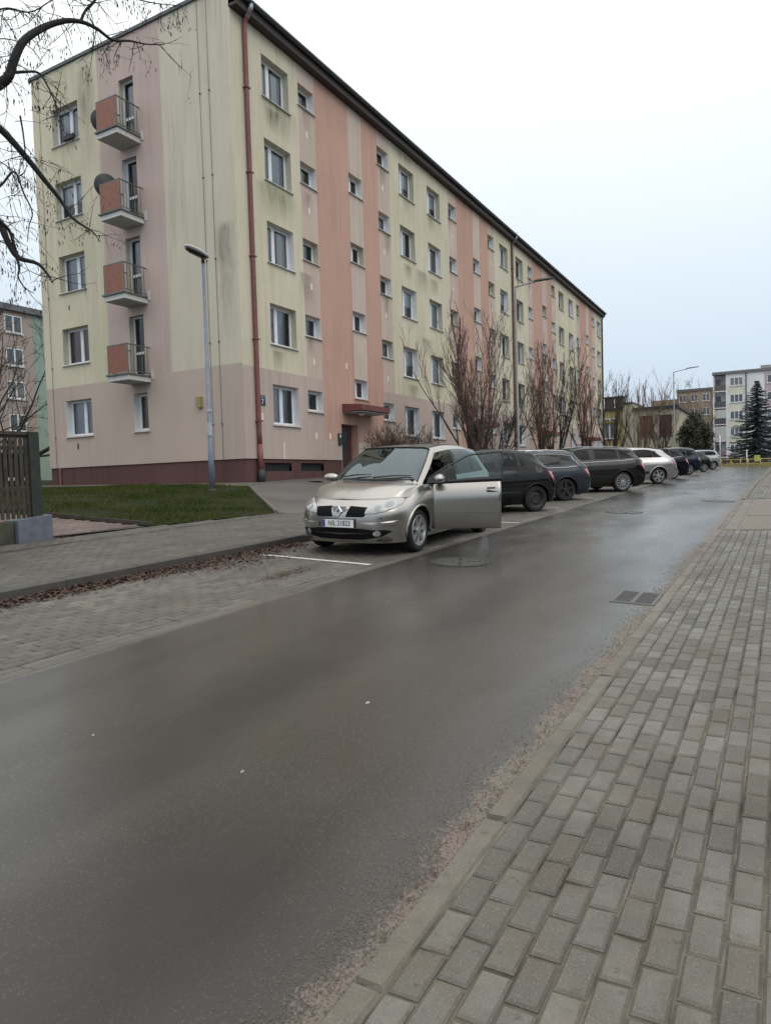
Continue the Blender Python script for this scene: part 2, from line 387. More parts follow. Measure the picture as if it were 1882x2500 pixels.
def paver_mat(name, a, b_, wetness=.5, tint=(1,1,1), vary=True):
    m, t, b = newmat(name); v = world_coords(t)
    oi = nd(t, 'ShaderNodeObjectInfo')
    def sc(s):
        mp = nd(t, 'ShaderNodeMapping'); mp.inputs['Scale'].default_value = s; t.links.new(v, mp.inputs['Vector']); return mp.outputs[0]
    at = nd(t, 'ShaderNodeAttribute', attribute_name='tone')      # one tone per block
    tone = at.outputs['Fac']
    c = mixc(t, tone, a, b_)
    c = mixc(t, mapr(t, noise(t, sc((9,9,9)), 1, 5, .65), .35, .7), c, mixc(t, .5, c, (.07,.068,.06)))
    c = mixc(t, mapr(t, noise(t, sc((1.2,1.2,1.2)), 1, 4), .42, .66, 0, .5), c, tuple(x*.55 for x in a))
    c = mixc(t, mapr(t, noise(t, sc((5,5,5)), 1, 2), .45, .7, 0, .45), c, (a[0]*1.25, a[1]*1.05, a[2]*.85))
    c = mixc(t, mapr(t, noise(t, sc((24,24,24)), 1, 3), .62, .74, 0, .5), c, tuple(x*.35 for x in a))
    c = mixc(t, mapr(t, noise(t, sc((160,160,160)), 1, 2), .55, .75, 0, .35), c, tuple(min(1, x*1.9) for x in b_))
    t.links.new(c, b.inputs['Base Color'])
    r = mapr(t, noise(t, sc((2.2,2.2,2.2)), 1, 4), .35, .65, .72-.3*wetness, .8-.12*wetness)
    t.links.new(math_(t, 'SUBTRACT', r, math_(t, 'MULTIPLY', tone, .10)), b.inputs['Roughness'])
    bump(t, b, noise(t, sc((130,130,130)), 1, 4, .7), .35, .004)
    return m
MT['asphalt'] = asphalt_mat()
MT['paver'] = paver_mat('grey_paver', (.084,.076,.060), (.182,.172,.149), .75)
MT['paver_path'] = paver_mat('damp_path_paver', (.070,.064,.054), (.125,.118,.105), .8)
MT['paver_old'] = paver_mat('old_grey_paver', (.085,.078,.068), (.165,.152,.132), .45)
MT['paver_red'] = paver_mat('reddish_paver', (.13,.085,.078), (.19,.135,.125), .45)
MT['kerb'] = paver_mat('kerb_concrete', (.138,.124,.100), (.185,.170,.142), .3)
MT['kerb_dark'] = paver_mat('dark_wet_kerb', (.052,.050,.046), (.085,.082,.076), .6)
MT['joint'] = plain('joint_sand', (.105,.096,.072), .95, var=.75, scale=3.5)
MT['joint_dark'] = plain('dark_joint', (.045,.042,.035), .95, var=.4, scale=5)
def soil_mat():
    m, t, b = newmat('lawn_soil'); v = world_coords(t)
    c = mixc(t, mapr(t, noise(t, v, 1.1, 5, .6), .35, .65), (.018,.024,.008), (.040,.032,.019))
    c = mixc(t, mapr(t, noise(t, v, 14, 4), .4, .7), c, (.022,.034,.009))
    t.links.new(c, b.inputs['Base Color']); b.inputs['Roughness'].default_value = .95; b.inputs['Specular IOR Level'].default_value = .1
    bump(t, b, noise(t, v, 30, 4), .6, .03); return m
MT['soil'] = soil_mat()
def apron_mat():
    m, t, b = newmat('patched_tarmac'); v = world_coords(t)
    c = mixc(t, mapr(t, noise(t, v, .6, 5), .35, .65), (.075,.068,.063), (.115,.105,.098))
    c = mixc(t, mapr(t, noise(t, v, 40, 3), .5, .7, 0, .4), c, (.16,.15,.14))
    t.links.new(c, b.inputs['Base Color']); b.inputs['Roughness'].default_value = .62
    bump(t, b, noise(t, v, 60, 3), .3, .004); return m
MT['apron'] = apron_mat()

def tone_attr(me, vals):
    a = me.attributes.new('tone', 'FLOAT', 'FACE'); a.data.foreach_set('value', np.asarray(vals, np.float32))

lin = lambda a, b, n: [a+(b-a)*i/(n-1) for i in range(n)]
# wide ground under and beyond everything
gx = lin(-40, -5, 6)+lin(-3, 13.6, 12)+lin(15, 90, 40)+lin(100, 420, 9)
gt = lin(-160, -10, 6)+[-6,-3,-1,.6,1.0,1.3,3,4.4,5,6.5,7.2,8.5,9.6,10,11,12,13,14.2,15.5,20,28,40,60,100,160,260]
def zf(x, t): return (min(zlow(x, t), zlow(x, t-.25), zlow(x, t+.25)))-.09
sheet('ground', gx, gt, MT['soil'], zf=zf)
# carriageway
sheet('road', lin(-14, 13.6, 30)+lin(15, 92, 60), [1.067]+lin(1.15, 4.565, 9), MT['asphalt'])
sheet('road_end', lin(77.5, 118, 12), lin(-30, 1.0, 12), MT['asphalt'], dz=-.012)
sheet('side_street', lin(92.2, 118, 6), lin(1.2, 40, 12), MT['asphalt'], dz=-.012)

# --- running-bond pavers
def paver_field(x0, x1, t0, t1, lx, ly, keep, j=.006, h=.05, dz=0., mbs=None, tones=None, rnd=.3):
    "yields (cx, ct, lx, ly, half) for each block"
    row = 0; t = t0
    while t+ly <= t1+1e-6:
        x = x0-(lx/2 if row % 2 else 0)
        while x < x1:
            a, b = max(x, x0), min(x+lx, x1)
            if b-a > .03 and keep((a+b)/2, t+ly/2): yield (a+j*.8, b-j*.8, t+j*.45, t+ly-j*.45)
            x += lx
        t += ly; row += 1
def add_block(mb, tones, a, b, t0, t1, dz=0., tilt=.0015, h=.06, tone=None, c=.0075):
    n0 = len(mb.f); d = [random.uniform(-tilt, tilt) for _ in range(4)]; jx, jt = random.uniform(-.0018,.0018), random.uniform(-.0015,.0015); a += jx; b += jx; t0 += jt; t1 += jt
    P = []
    for k, (x, t) in enumerate(((a,t0),(b,t0),(b,t1),(a,t1))): P.append(P3(x, t, dz+d[k]))
    cx = [(a+c,t0+c),(b-c,t0+c),(b-c,t1-c),(a+c,t1-c)]
    Q = [P3(x, t, dz+d[k]) for k, (x, t) in enumerate(cx)]
    lo = [(p[0],p[1],p[2]-h) for p in P]; P = [(p[0],p[1],p[2]-c) for p in P]
    mb.add(lo+P+Q, [(0,1,5,4),(1,2,6,5),(2,3,7,6),(3,0,4,7),(4,5,9,8),(5,6,10,9),(6,7,11,10),(7,4,8,11),(8,9,10,11)])
    tones += [random.random() if tone is None else tone]*(len(mb.f)-n0)

# right pavement: about 300 nearest blocks one by one, the rest joined
bed = sheet('pavement', lin(-6, 13.6, 26), lin(-3.2, .97, 6), MT['joint'], dz=-.010)
blocks = list(paver_field(.4, 13.4, -.145, .968, .2, .1005, lambda x, t: True, j=.009))
def visible_near(bk):
    x = (bk[0]+bk[1])/2; t = (bk[2]+bk[3])/2; q = Vector(P3(x, t)); dpt = q.dot(_f)
    if dpt < .3: return 1e9
    u = q.dot(_r)/dpt*1703+941; v = q.dot(_d)/dpt*1703+1250
    return dpt if (-60 < u < 1960 and v < 2620) else 1e6+dpt
blocks.sort(key=visible_near)
def tone_of(x, t):
    return min(1, max(0, .5+random.gauss(0, .24)))
for i, bk in enumerate(blocks[:300]):
    mb = MB(); tn = []
    add_block(mb, tn, *bk, tone=tone_of(bk[0], bk[2]), tilt=.0022)
    c0 = Vector(mb.v[8]); mb.v = [tuple(Vector(p)-c0) for p in mb.v]
    o = mb.build('paver', MT['paver'], bed, loc=c0); tone_attr(o.data, tn)
mb = MB(); tn = []
for bk in blocks[300:]: add_block(mb, tn, *bk, tone=tone_of(bk[0], bk[2]))
for bk in paver_field(-5.8, .38, -2.959, .968, .2, .1005, lambda x, t: True, j=.009): add_block(mb, tn, *bk, tone=tone_of(bk[0], bk[2]))
for bk in paver_field(.4, 13.4, -2.959, -.1445, .2, .1005, lambda x, t: True, j=.009): add_block(mb, tn, *bk, tone=tone_of(bk[0], bk[2]))
o = mb.build('paver_field', MT['paver'], bed, kind='stuff'); tone_attr(o.data, tn)
# driveway crossing and the pavement beyond it
sheet('driveway', lin(13.62, 21.6, 10), lin(-6, .96, 7), MT['asphalt'], dz=-.012)
far_bed = sheet('far_pavement', lin(21.62, 77, 30), lin(-4, .96, 4), MT['joint'], dz=-.008)
mb = MB(); tn = []
for bk in paver_field(21.65, 40, -.9, .96, .2, .1, lambda x, t: True, j=.008): add_block(mb, tn, *bk)
for bk in paver_field(40.2, 76, -1.2, .96, .4, .2, lambda x, t: True, j=.01): add_block(mb, tn, *bk)
o = mb.build('paver_field', MT['paver'], far_bed, kind='stuff'); tone_attr(o.data, tn)
# pale setts laid across the driveway mouth
mb = MB(); tn = []
for k in range(36):
    x = 13.66+k*.22
    if k < 34: add_block(mb, tn, x, x+.2, .74, .95, dz=.0, tone=1)
for k in range(8): add_block(mb, tn, 13.66, 13.85, .70-.22*k-.2, .70-.22*k, tone=1)
for k in range(8): add_block(mb, tn, 16.4, 16.62, .70-.22*k-.2, .70-.22*k, tone=1)
o = mb.build('sett_row', MT['kerb'], bpy.data.objects['driveway'], kind='stuff'); tone_attr(o.data, tn)

# --- kerbs: each stone one metre long
def kerb(name, x0, x1, t0, t1, dz, mat, length=1.0, h=.2, slope=0., drop=0.):
    root = empty(name); root['kind'] = 'structure'
    x = x0
    while x < x1-.2:
        mb = MB(); tn = []; e = min(x+length, x1); zz = dz+random.uniform(-.003, .003)
        add_block(mb, tn, x+.004, e-.004, t0, t1, dz=zz, tone=random.random(), h=h, c=.012, tilt=.002)
        c0 = Vector(mb.v[8]); mb.v = [tuple(Vector(p)-c0) for p in mb.v]
        o = mb.build('kerb_stone', mat, root, loc=c0); tone_attr(o.data, tn); x = e
    return root
kerb('kerb', -5.4, 13.6, .966, 1.066, .0, MT['kerb'])
kerb('far_kerb', 21.6, 76.6, .966, 1.066, .0, MT['kerb'], length=1.0)
# drop kerb at the driveway
kerb('driveway_kerb', 13.62, 21.58, .966, 1.066, -.03, MT['kerb'])
MT['edging'] = paver_mat('edging_concrete', (.10,.092,.08), (.14,.13,.115), .4)
# flush edging between carriageway and bays: two courses
kerb('bay_edging', -8, 76, 4.57, 4.69, .001, MT['edging'], length=1.0)
kerb('bay_edging', -8, 30, 4.705, 4.80, .000, MT['paver_old'], length=.5)
# left kerb: straight along the first bay, then set back behind the oblique bays
def tall_kerb(name, x0, x1, t0, t1, up, mat):
    root = empty(name); root['kind'] = 'structure'; x = x0
    while x < x1-.2:
        e = min(x+1, x1); mb = MB(); z = up+random.uniform(-.004, .004); c = .015
        a, b = x+.004, e-.004
        lo = [(q[0], q[1], zbase(q[0])+0.05) for q in (P3(a,t0),P3(b,t0),P3(b,t1),P3(a,t1))]
        zt = [zbase(a)+z, zbase(b)+z, zbase(b)+z, zbase(a)+z]
        mid = [(p[0],p[1],w-c) for p, w in zip(lo, zt)]
        top = [(P3(xx,tt)[0], P3(xx,tt)[1], w) for (xx, tt), w in zip(((a,t0+c),(b,t0+c),(b,t1),(a,t1)), zt)]
        mb.add(lo+mid+top, [(0,1,5,4),(1,2,6,5),(2,3,7,6),(3,0,4,7),(4,5,9,8),(5,6,10,9),(6,7,11,10),(7,4,8,11),(8,9,10,11)])
        c0 = Vector(mb.v[8]); mb.v = [tuple(Vector(p)-c0) for p in mb.v]
        o = mb.build('kerb_stone', mat, root, loc=c0); tone_attr(o.data, [random.random()]*9); x = e
    return root
tall_kerb('footpath_kerb', -8, 13.6, 7.0, 7.13, .302, MT['kerb_dark'])
tall_kerb('set_back_kerb', 15.0, 76, 9.8, 9.93, .372, MT['kerb_dark'])
# parking bay paving
bay = sheet('parking_bay', lin(-8, 13.6, 26)+lin(15, 76, 50), lin(4.69, 6.995, 5), MT['joint_dark'], dz=-.010)
sheet('oblique_bays', lin(15, 76, 50), lin(7.0, 9.79, 5), MT['joint_dark'], dz=-.011)
mb = MB(); tn = []
for bk in paver_field(-2.5, 15.5, 4.81, 6.995, .2, .104, lambda x, t: True, j=.008):
    pale = 1 if (bk[3] > 5.6 and bk[0] < 7.2 and random.random() < .28*math.exp(-((bk[0]-5.2)/1.6)**2-((bk[2]-6.1)/.5)**2)*2.5) else None
    add_block(mb, tn, *bk, tilt=.003, tone=pale if pale else random.random()*.6)
o = mb.build('paver_field', MT['paver_old'], bay, kind='stuff'); tone_attr(o.data, tn)
mb = MB(); tn = []
for bk in paver_field(15.6, 40, 4.81, 8.2, .25, .2, lambda x, t: True, j=.008): add_block(mb, tn, *bk, tilt=.003)
for bk in paver_field(40, 76, 4.81, 8.2, .5, .4, lambda x, t: True, j=.012): add_block(mb, tn, *bk, tilt=.003)
o = mb.build('paver_field', MT['paver_old'], bay, kind='stuff'); tone_attr(o.data, tn)
# left footpath
path = sheet('footpath', lin(-8, 13.6, 22), lin(7.13, 9.95, 6), MT['joint_dark'], dz=-.008)
def lawn_edge(x): return float(np.interp(x, [-8, 9.06, 12.3, 14], [10.35, 10.2, 9.85, 9.6]))
mb = MB(); tn = []
for bk in paver_field(-1, 13.55, 7.14, 10.3, .2, .104, lambda x, t: t < lawn_edge(x)-.05, j=.008): add_block(mb, tn, *bk, tilt=.002)
o = mb.build('paver_field', MT['paver_path'], path, kind='stuff'); tone_attr(o.data, tn)
# path to the entrance and the strip along the block's front
def poly_sheet(name, poly, mat, dz, kind='structure', step=.7):
    "triangulated area draped on the ground"
    xs = [p[0] for p in poly]; ys = [p[1] for p in poly]; pts = [Vector(p) for p in poly]; n = len(pts)
    edges = [(i, (i+1) % n) for i in range(n)]
    x = min(xs)
    while x < max(xs):
        y = min(ys)
        while y < max(ys): pts.append(Vector((x+random.uniform(-.1,.1), y+random.uniform(-.1,.1)))); y += step
        x += step
    V, E_, F, *_ = delaunay_2d_cdt(pts, edges, [list(range(n))], 1, 1e-4)
    mb = MB(); mb.v = [(p[0], p[1], zg(p[0], p[1])+dz) for p in V]; mb.f = [tuple(q) for q in F]; mb.m = [0]*len(F)
    return mb.build(name, mat, smooth=True, kind=kind)
poly_sheet('entrance_path', [(12.32,9.75),(16.34,14.0),(17.0,14.3),(17.6,15.17),(30,15.17),(30,13.6),(26,13.2),(24.2,10.3),(15.2,10.0),(13.65,9.2),(13.6,7.15),(12.3,7.15)], MT['apron'], -.004)
MT['apron_moss'] = plain('mossy_apron', (.085,.082,.058), .9, var=.4, scale=2.5)
poly_sheet('building_apron', [(16.45,14.05),(17.0,14.3),(17.6,15.17),(17.6,26),(16.45,26)], MT['apron_moss'], .004)
dr = poly_sheet('driveway_red', [(-4,10.42),(6.0,10.42),(7.2,10.38),(9.0,10.2),(8.4,12.2),(7.4,16),(7.0,26),(3.5,26),(4.2,13),(-4,13)], MT['joint_dark'], -.01)
mb = MB(); tn = []
for bk in paver_field(4.4, 9.1, 10.42, 15.0, .2, .104, lambda x, t: x < 9.05-(t-10.2)*.33, j=.008): add_block(mb, tn, *bk, tilt=.003)
o = mb.build('paver_field', MT['paver_red'], dr, kind='stuff'); tone_attr(o.data, tn)

# painted bay lines
def line(name, a, b, w=.09):
    a = Vector(a); b = Vector(b); d = (b-a).normalized(); n_ = Vector((-d.y, d.x))*w/2; mb = MB(); N = 12
    for i in range(N+1):
        p = a.lerp(b, i/N)
        for s_ in (-1, 1): q = p+n_*s_; mb.v.append((q.x, q.y, zg(q.x, q.y)+.006))
    for i in range(N): mb.f.append((2*i, 2*i+2, 2*i+3, 2*i+1)); mb.m.append(0)
    return mb.build(name, MT['road_paint'], kind='structure')
line('bay_line', (8.03, 6.86), (7.86, 4.72)); line('bay_line', (13.2, 6.9), (13.54, 4.60))
for k in range(15):
    x = 17.3+k*3.6
    line('bay_line', (x-2.3, 8.9), (x, 4.85))

# lawn
lawn_poly = [(9.08,10.16),(12.28,9.82),(16.36,14.06),(16.42,26.5),(7.1,26.5),(7.5,16),(8.45,12.2)]
poly_sheet('lawn', lawn_poly, MT['soil'], .0)
verge_poly = [(25.0,10.35),(26.4,13.2),(30,13.5),(70.2,13.6),(76,13.6),(76,10.0)]
poly_sheet('verge', verge_poly, MT['soil'], .0, step=1.5)
def grass_mat(name, a, b_):
    m, t, b = newmat(name); v = world_coords(t)
    c = mixc(t, mapr(t, noise(t, v, .9, 4), .35, .65), a, b_)
    c = mixc(t, mapr(t, noise(t, v, 1.7, 4, .6), .48, .66, 0, .8), c, (.085, .068, .032))
    t.links.new(c, b.inputs['Base Color']); b.inputs['Roughness'].default_value = .9; b.inputs['Specular IOR Level'].default_value = .1; return m
MT['grass'] = grass_mat('lawn_grass', (.028,.050,.008), (.066,.078,.018))
def inside(p, poly):
    x, y = p; r = False; n = len(poly)
    for i in range(n):
        x1, y1 = poly[i]; x2, y2 = poly[(i+1) % n]
        if (y1 > y) != (y2 > y) and x < (x2-x1)*(y-y1)/(y2-y1)+x1: r = not r
    return r
def grass(name, poly, count, hmin, hmax, label, w=.012, xr=None):
    xs = [p[0] for p in poly]; ys = [p[1] for p in poly]; v = []; f = []; n = 0
    x0, x1 = xr or (min(xs), max(xs))
    while n < count:
        x = random.uniform(x0, x1); y = random.uniform(min(ys), max(ys))
        if not inside((x, y), poly): continue
        dens = .5+.5*math.sin(x*2.1+math.sin(y*1.7)*1.5)*math.cos(y*2.6+x)
        if random.random() > .12+.9*dens: n += 1; continue
        z = zg(x, y)-.01; h = random.uniform(hmin, hmax)*(.5+.7*dens); a = random.uniform(0, 6.28); l = random.uniform(.2, .9)*h
        dx, dy = math.cos(a)*w, math.sin(a)*w; b = len(v); bx, by = random.uniform(-l, l), random.uniform(-l, l)
        v += [(x-dx,y-dy,z),(x+dx,y+dy,z),(x+bx,y+by,z+h)]; f.append((b,b+1,b+2)); n += 1
    me = bpy.data.meshes.new(name); me.from_pydata(v, [], f); me.materials.append(MT['grass']); o = link(name, me, kind='stuff'); return tag(o, label, 'grass')
grass('lawn_grass', [(9.08,10.16),(12.28,9.82),(16.36,14.06),(16.42,20),(7.3,20),(8.45,12.2)], 60000, .03, .085, 'short patchy green grass on the sloping lawn by the block', .011)
grass('verge_grass', verge_poly, 14000, .04, .12, 'rough grass strip in front of the block behind the parked cars', .02)
# timber edging along the lawn's corner
def board(a, b):
    mb = MB(); mb.beam((a[0],a[1],zg(*a)+.02), (b[0],b[1],zg(*b)+.02), .05, .09)
    return mb
tag(board((9.12,10.18),(8.72,11.55)).build('edging_board', MT['wood_old']), 'loose weathered timber board edging the lawn corner by the red driveway', 'board', 'lawn edging boards')
tag(board((8.70,11.6),(8.52,12.4)).build('edging_board', MT['wood_old']), 'sunken mossy timber board edging the lawn further up the red driveway', 'board', 'lawn edging boards')
mb = MB()
for i in range(9):
    a = Vector((12.32,9.80)).lerp(Vector((16.38,14.02)), i/9); b = Vector((12.32,9.80)).lerp(Vector((16.38,14.02)), (i+1)/9-.003)
    mb.beam((a.x,a.y,zg(a.x,a.y)+.01), (b.x,b.y,zg(b.x,b.y)+.01), .07, .1)
mb.build('lawn_kerb', MT['kerb'], kind='structure')

# --- leaf litter in the gutter (uncountable) and a few larger strewn bits
def litter():
    v = []; f = []
    for k in range(8200):
        x = random.uniform(-1.5, 9.2); wd = .16+.75*max(0, math.sin(x*.9+1.0))**2*math.exp(-max(0, x-6.5)*.5)+.14
        t = 6.99-abs(random.gauss(0, 1))*wd*.5
        if t < 4.9: continue
        z = .012+random.random()*.035*max(0, 1-(6.99-t)*3); s_ = random.uniform(.012, .034); a = random.uniform(0, 6.28)
        p = Vector(P3(x, t, z)); u = Vector((math.cos(a), math.sin(a), random.uniform(-.5, .5)))*s_; w = Vector((-math.sin(a), math.cos(a), random.uniform(-.4, .4)))*s_*.55
        b = len(v); v += [p-u, p+w, p+u, p-w]; f.append((b,b+1,b+2,b+3))
    for k in range(500):
        x = random.gauss(6.9, .35); t = random.gauss(5.35, .09); p = Vector(P3(x, t, .014)); s_ = random.uniform(.008, .02); a = random.uniform(0, 6.28)
        u = Vector((math.cos(a), math.sin(a), .2))*s_; w = Vector((-math.sin(a), math.cos(a), -.1))*s_*.6; b = len(v); v += [p-u, p+w, p+u, p-w]; f.append((b,b+1,b+2,b+3))
    for k in range(260):
        x = random.uniform(2, 12); t = 1.09+abs(random.gauss(0, .05)); p = Vector(P3(x, t, .01)); s_ = random.uniform(.005, .014); a = random.uniform(0, 6.28)
        u = Vector((math.cos(a), math.sin(a), .2))*s_; w = Vector((-math.sin(a), math.cos(a), -.1))*s_*.6; b = len(v); v += [p-u, p+w, p+u, p-w]; f.append((b,b+1,b+2,b+3))
    me = bpy.data.meshes.new('leaf_litter'); me.from_pydata([tuple(q) for q in v], [], f); me.materials.append(MT['leaf_litter'])
    return tag(link('leaf_litter', me, kind='stuff'), 'brown dead leaves washed up along the footpath kerb', 'leaves')
litter()
def gravel():
    "loose grit in the channel along the right kerb"
    v = []; f = []
    for k in range(9000):
        x = 1.0+random.random()**1.6*11; t = 1.07+abs(random.gauss(0, .11))
        p = Vector(P3(x, t, .001)); s_ = random.uniform(.0015, .0045); b = len(v)
        v += [p+Vector((s_,0,0)), p+Vector((-s_*.6,s_*.8,0)), p+Vector((-s_*.6,-s_*.8,0)), p+Vector((0,0,s_*1.1))]; f += [(b,b+1,b+3),(b+1,b+2,b+3),(b+2,b,b+3)]
    me = bpy.data.meshes.new('kerb_grit'); me.from_pydata([tuple(q) for q in v], [], f); me.materials.append(plain('grit', (.17,.14,.12), .9, var=.6, scale=300))
    return tag(link('kerb_grit', me, kind='stuff'), 'sandy grit lying in the channel along the low kerb', 'grit')
gravel()

# --- drain, manholes, small things on the road
def drain():
    root = empty('storm_drain', P3(7.32, 1.30), math.atan(KS), 'cast iron storm drain grating set in the road against the low kerb', 'drain')
    sl = (zlow(7.5,1.3)-zlow(7.1,1.3))/.4; cr_ = (zlow(7.3,1.45)-zlow(7.3,1.15))/.3
    def z(x, y): return x*sl+y*cr_
    def bar(mb, x0, x1, y0, y1, top=.006, h=.03):
        P = [(x0,y0),(x1,y0),(x1,y1),(x0,y1)]
        mb.add([(x,y,z(x,y)+top-h) for x, y in P]+[(x,y,z(x,y)+top) for x, y in P], [(0,3,2,1),(4,5,6,7),(0,1,5,4),(1,2,6,5),(2,3,7,6),(3,0,4,7)])
    fr = MB(); bar(fr,-.31,-.27,-.21,.21); bar(fr,.27,.31,-.21,.21); bar(fr,-.27,.27,-.21,-.175); bar(fr,-.27,.27,.175,.21); bar(fr,-.27,.27,-.022,.022,.008)
    fr.build('frame', plain('worn_iron_frame', (.11,.105,.10), .5, .3), root)
    pit = MB(); P = [(-.27,-.175),(.27,-.175),(.27,.175),(-.27,.175)]; pit.add([(x,y,z(x,y)+.003) for x, y in P], [(0,1,2,3)]); pit.build('pit', MT['iron'], root)
    for y0, y1 in ((-.175,-.024),(.024,.175)):
        for k in range(13):
            mb = MB(); x = -.265+k*.0425; bar(mb, x, x+.02, y0, y1, .0065, .003); mb.build('bar', plain_bar, root)
plain_bar = plain('worn_iron_bar', (.085,.08,.075), .5, .2)
drain()
def manhole(X, t, r, label):
    root = empty('manhole_cover', P3(X, t, .004), 0, label, 'manhole', 'manhole covers in the road')
    sl = (zlow(X+.3,t)-zlow(X-.3,t))/.6; cr_ = (zlow(X,t+.3)-zlow(X,t-.3))/.6
    def ring(r0, r1, h0, h1, n=32):
        mb = MB(); v = []
        for rr, hh in ((r0,h0),(r1,h1)):
            for k in range(n): a = 2*math.pi*k/n; x, y = rr*math.cos(a), rr*math.sin(a); v.append((x, y, hh+x*sl+y*cr_))
        mb.add(v, [(k, (k+1) % n, n+(k+1) % n, n+k) for k in range(n)]); return mb
    ring(r*.99, r*1.10, .003, .002).build('rim', MT['iron'], root)
    c = ring(.001, r*.96, .005, .004)
    c.build('lid', plain('worn_iron_lid', (.05,.046,.042), .45, var=.3, scale=18), root)
    for a in range(4):
        for k in range(3):
            b = MB(); q = a*math.pi/2+.4; rr = r*(.3+.2*k); x, y = rr*math.cos(q), rr*math.sin(q); zz = x*sl+y*cr_
            b.box(x-.03, x+.03, y-.012, y+.012, zz+.004, zz+.009); b.build('lug', MT['iron'], root)
manhole(8.58, 3.78, .36, 'worn manhole cover in the road beside the silver people carrier')
manhole(16.76, 3.25, .38, 'manhole cover in the wet road beside the dark hatchback')
manhole(21.05, 1.60, .38, 'manhole cover in the wet road near the driveway mouth')
tag((lambda m_: (m_.disc((19.75,13.95,zg(19.75,13.95)+.012), .3, 20), m_)[1])(MB()).build('drain_cover', MT['iron']), 'flat dark drain cover in the path by the entrance', 'drain cover')
def flake(px, py, s_, label):
    r = ray(px, py); k = .5
    while k < 40 and (r*k).z > zg((r*k).x, (r*k).y): k += .004
    p = r*k; mb = MB(); n = 7
    pts = [(p.x+math.cos(a)*s_*random.uniform(.6,1.2), p.y+math.sin(a)*s_*.7*random.uniform(.6,1.2)) for a in [2*math.pi*i/n for i in range(n)]]
    mb.add([(x,y,zg(x,y)+.002) for x, y in pts]+[(p.x,p.y,zg(p.x,p.y)+.012)], [(i,(i+1) % n,n) for i in range(n)])
    tag(mb.build('paper_scrap', MT['white_bit']), label, 'scrap', 'scraps of paper on the road')
flake(898, 1717, .018, 'larger torn white paper scrap lying on the asphalt')
flake(592, 1886, .012, 'round white paper scrap lying on the dark wet asphalt')
flake(228, 1797, .011, 'tiny white paper scrap on the asphalt near the bay edging')
# ================================================================ the apartment block
CX, CY = 17.63, 15.18; BL, BD = 52.7, 10.07
EAVE, TOP, PL, BAND = 15.10, 15.86, .83, 3.88
blk = empty('apartment_building', (CX, CY, 0), 0, 'long five-storey apartment block with yellow, pink and salmon painted stripes', 'building')
SH = 2.765
SECT = [0, 13.1, 26.3, 39.4]
def colour(s, z):
    if z < BAND:
        for o in SECT:
            if o+4.57 < s < o+9.24 and not (o+6.87 < s < o+7.92 and z > 99): return 'salmon' if z > 1.57 else 'base'
        return 'base'
    for o in SECT:
        u = s-o
        if 3.55 < u < 4.57 or 9.24 < u < 10.28: return 'lightpink'
        if 4.57 <= u <= 6.87 or 7.92 <= u <= 9.24: return 'salmon'
        if 6.87 < u < 7.92: return 'greypink'
    return 'yellow'
def colour_gable(d, z):
    if z < BAND+.06: return 'base'
    if 3.15 < d < 6.3: return 'pink'
    return 'yellow_gable' if d < 3.15 else 'yellow'
# openings: (u0, u1, z0, z1, kind)
OPEN = []
for si, o in enumerate(SECT):
    for fl in range(5):
        zt = 3.40+SH*fl+ .0
        x0 = o+(1.52 if si == 0 else 1.02)
        OPEN.append((x0, x0+1.47, zt-1.37, zt, 'big')); OPEN.append((o+11.2, o+12.68, zt-1.37, zt, 'big'))
        OPEN.append((o+3.56, o+4.53, zt-.76, zt, 'small')); OPEN.append((o+9.22, o+10.2, zt-.76, zt, 'small'))
    for fl in range(4): OPEN.append((o+6.86, o+7.88, 3.40+SH*fl, 4.17+SH*fl, 'stair'))
    OPEN.append((o+5.76, o+7.0, .30+.0*si, 2.27, 'door'))
GOPEN = []
for fl in range(5): GOPEN.append((7.43, 8.93, 2.03+2.745*fl, 3.40+2.745*fl, 'gable'))
GOPEN.append((4.42, 5.13, 2.02, 3.36, 'narrow'))
for fl in range(4): GOPEN.append((4.46, 5.2, 3.95+2.755*fl, 6.11+2.755*fl, 'balcony_door'))
# the ground climbs along the street, so the doors further on stand higher up the wall
def door_floor(o): return max(.28, zg(CX+o+6.3, CY)+.02)
OPEN = [(a, b, door_floor(a-5.76) if k == 'door' else z0, z1 if k != 'door' else 2.27+max(0, (door_floor(a-5.76)-.28))*.35, k) for a, b, z0, z1, k in OPEN]

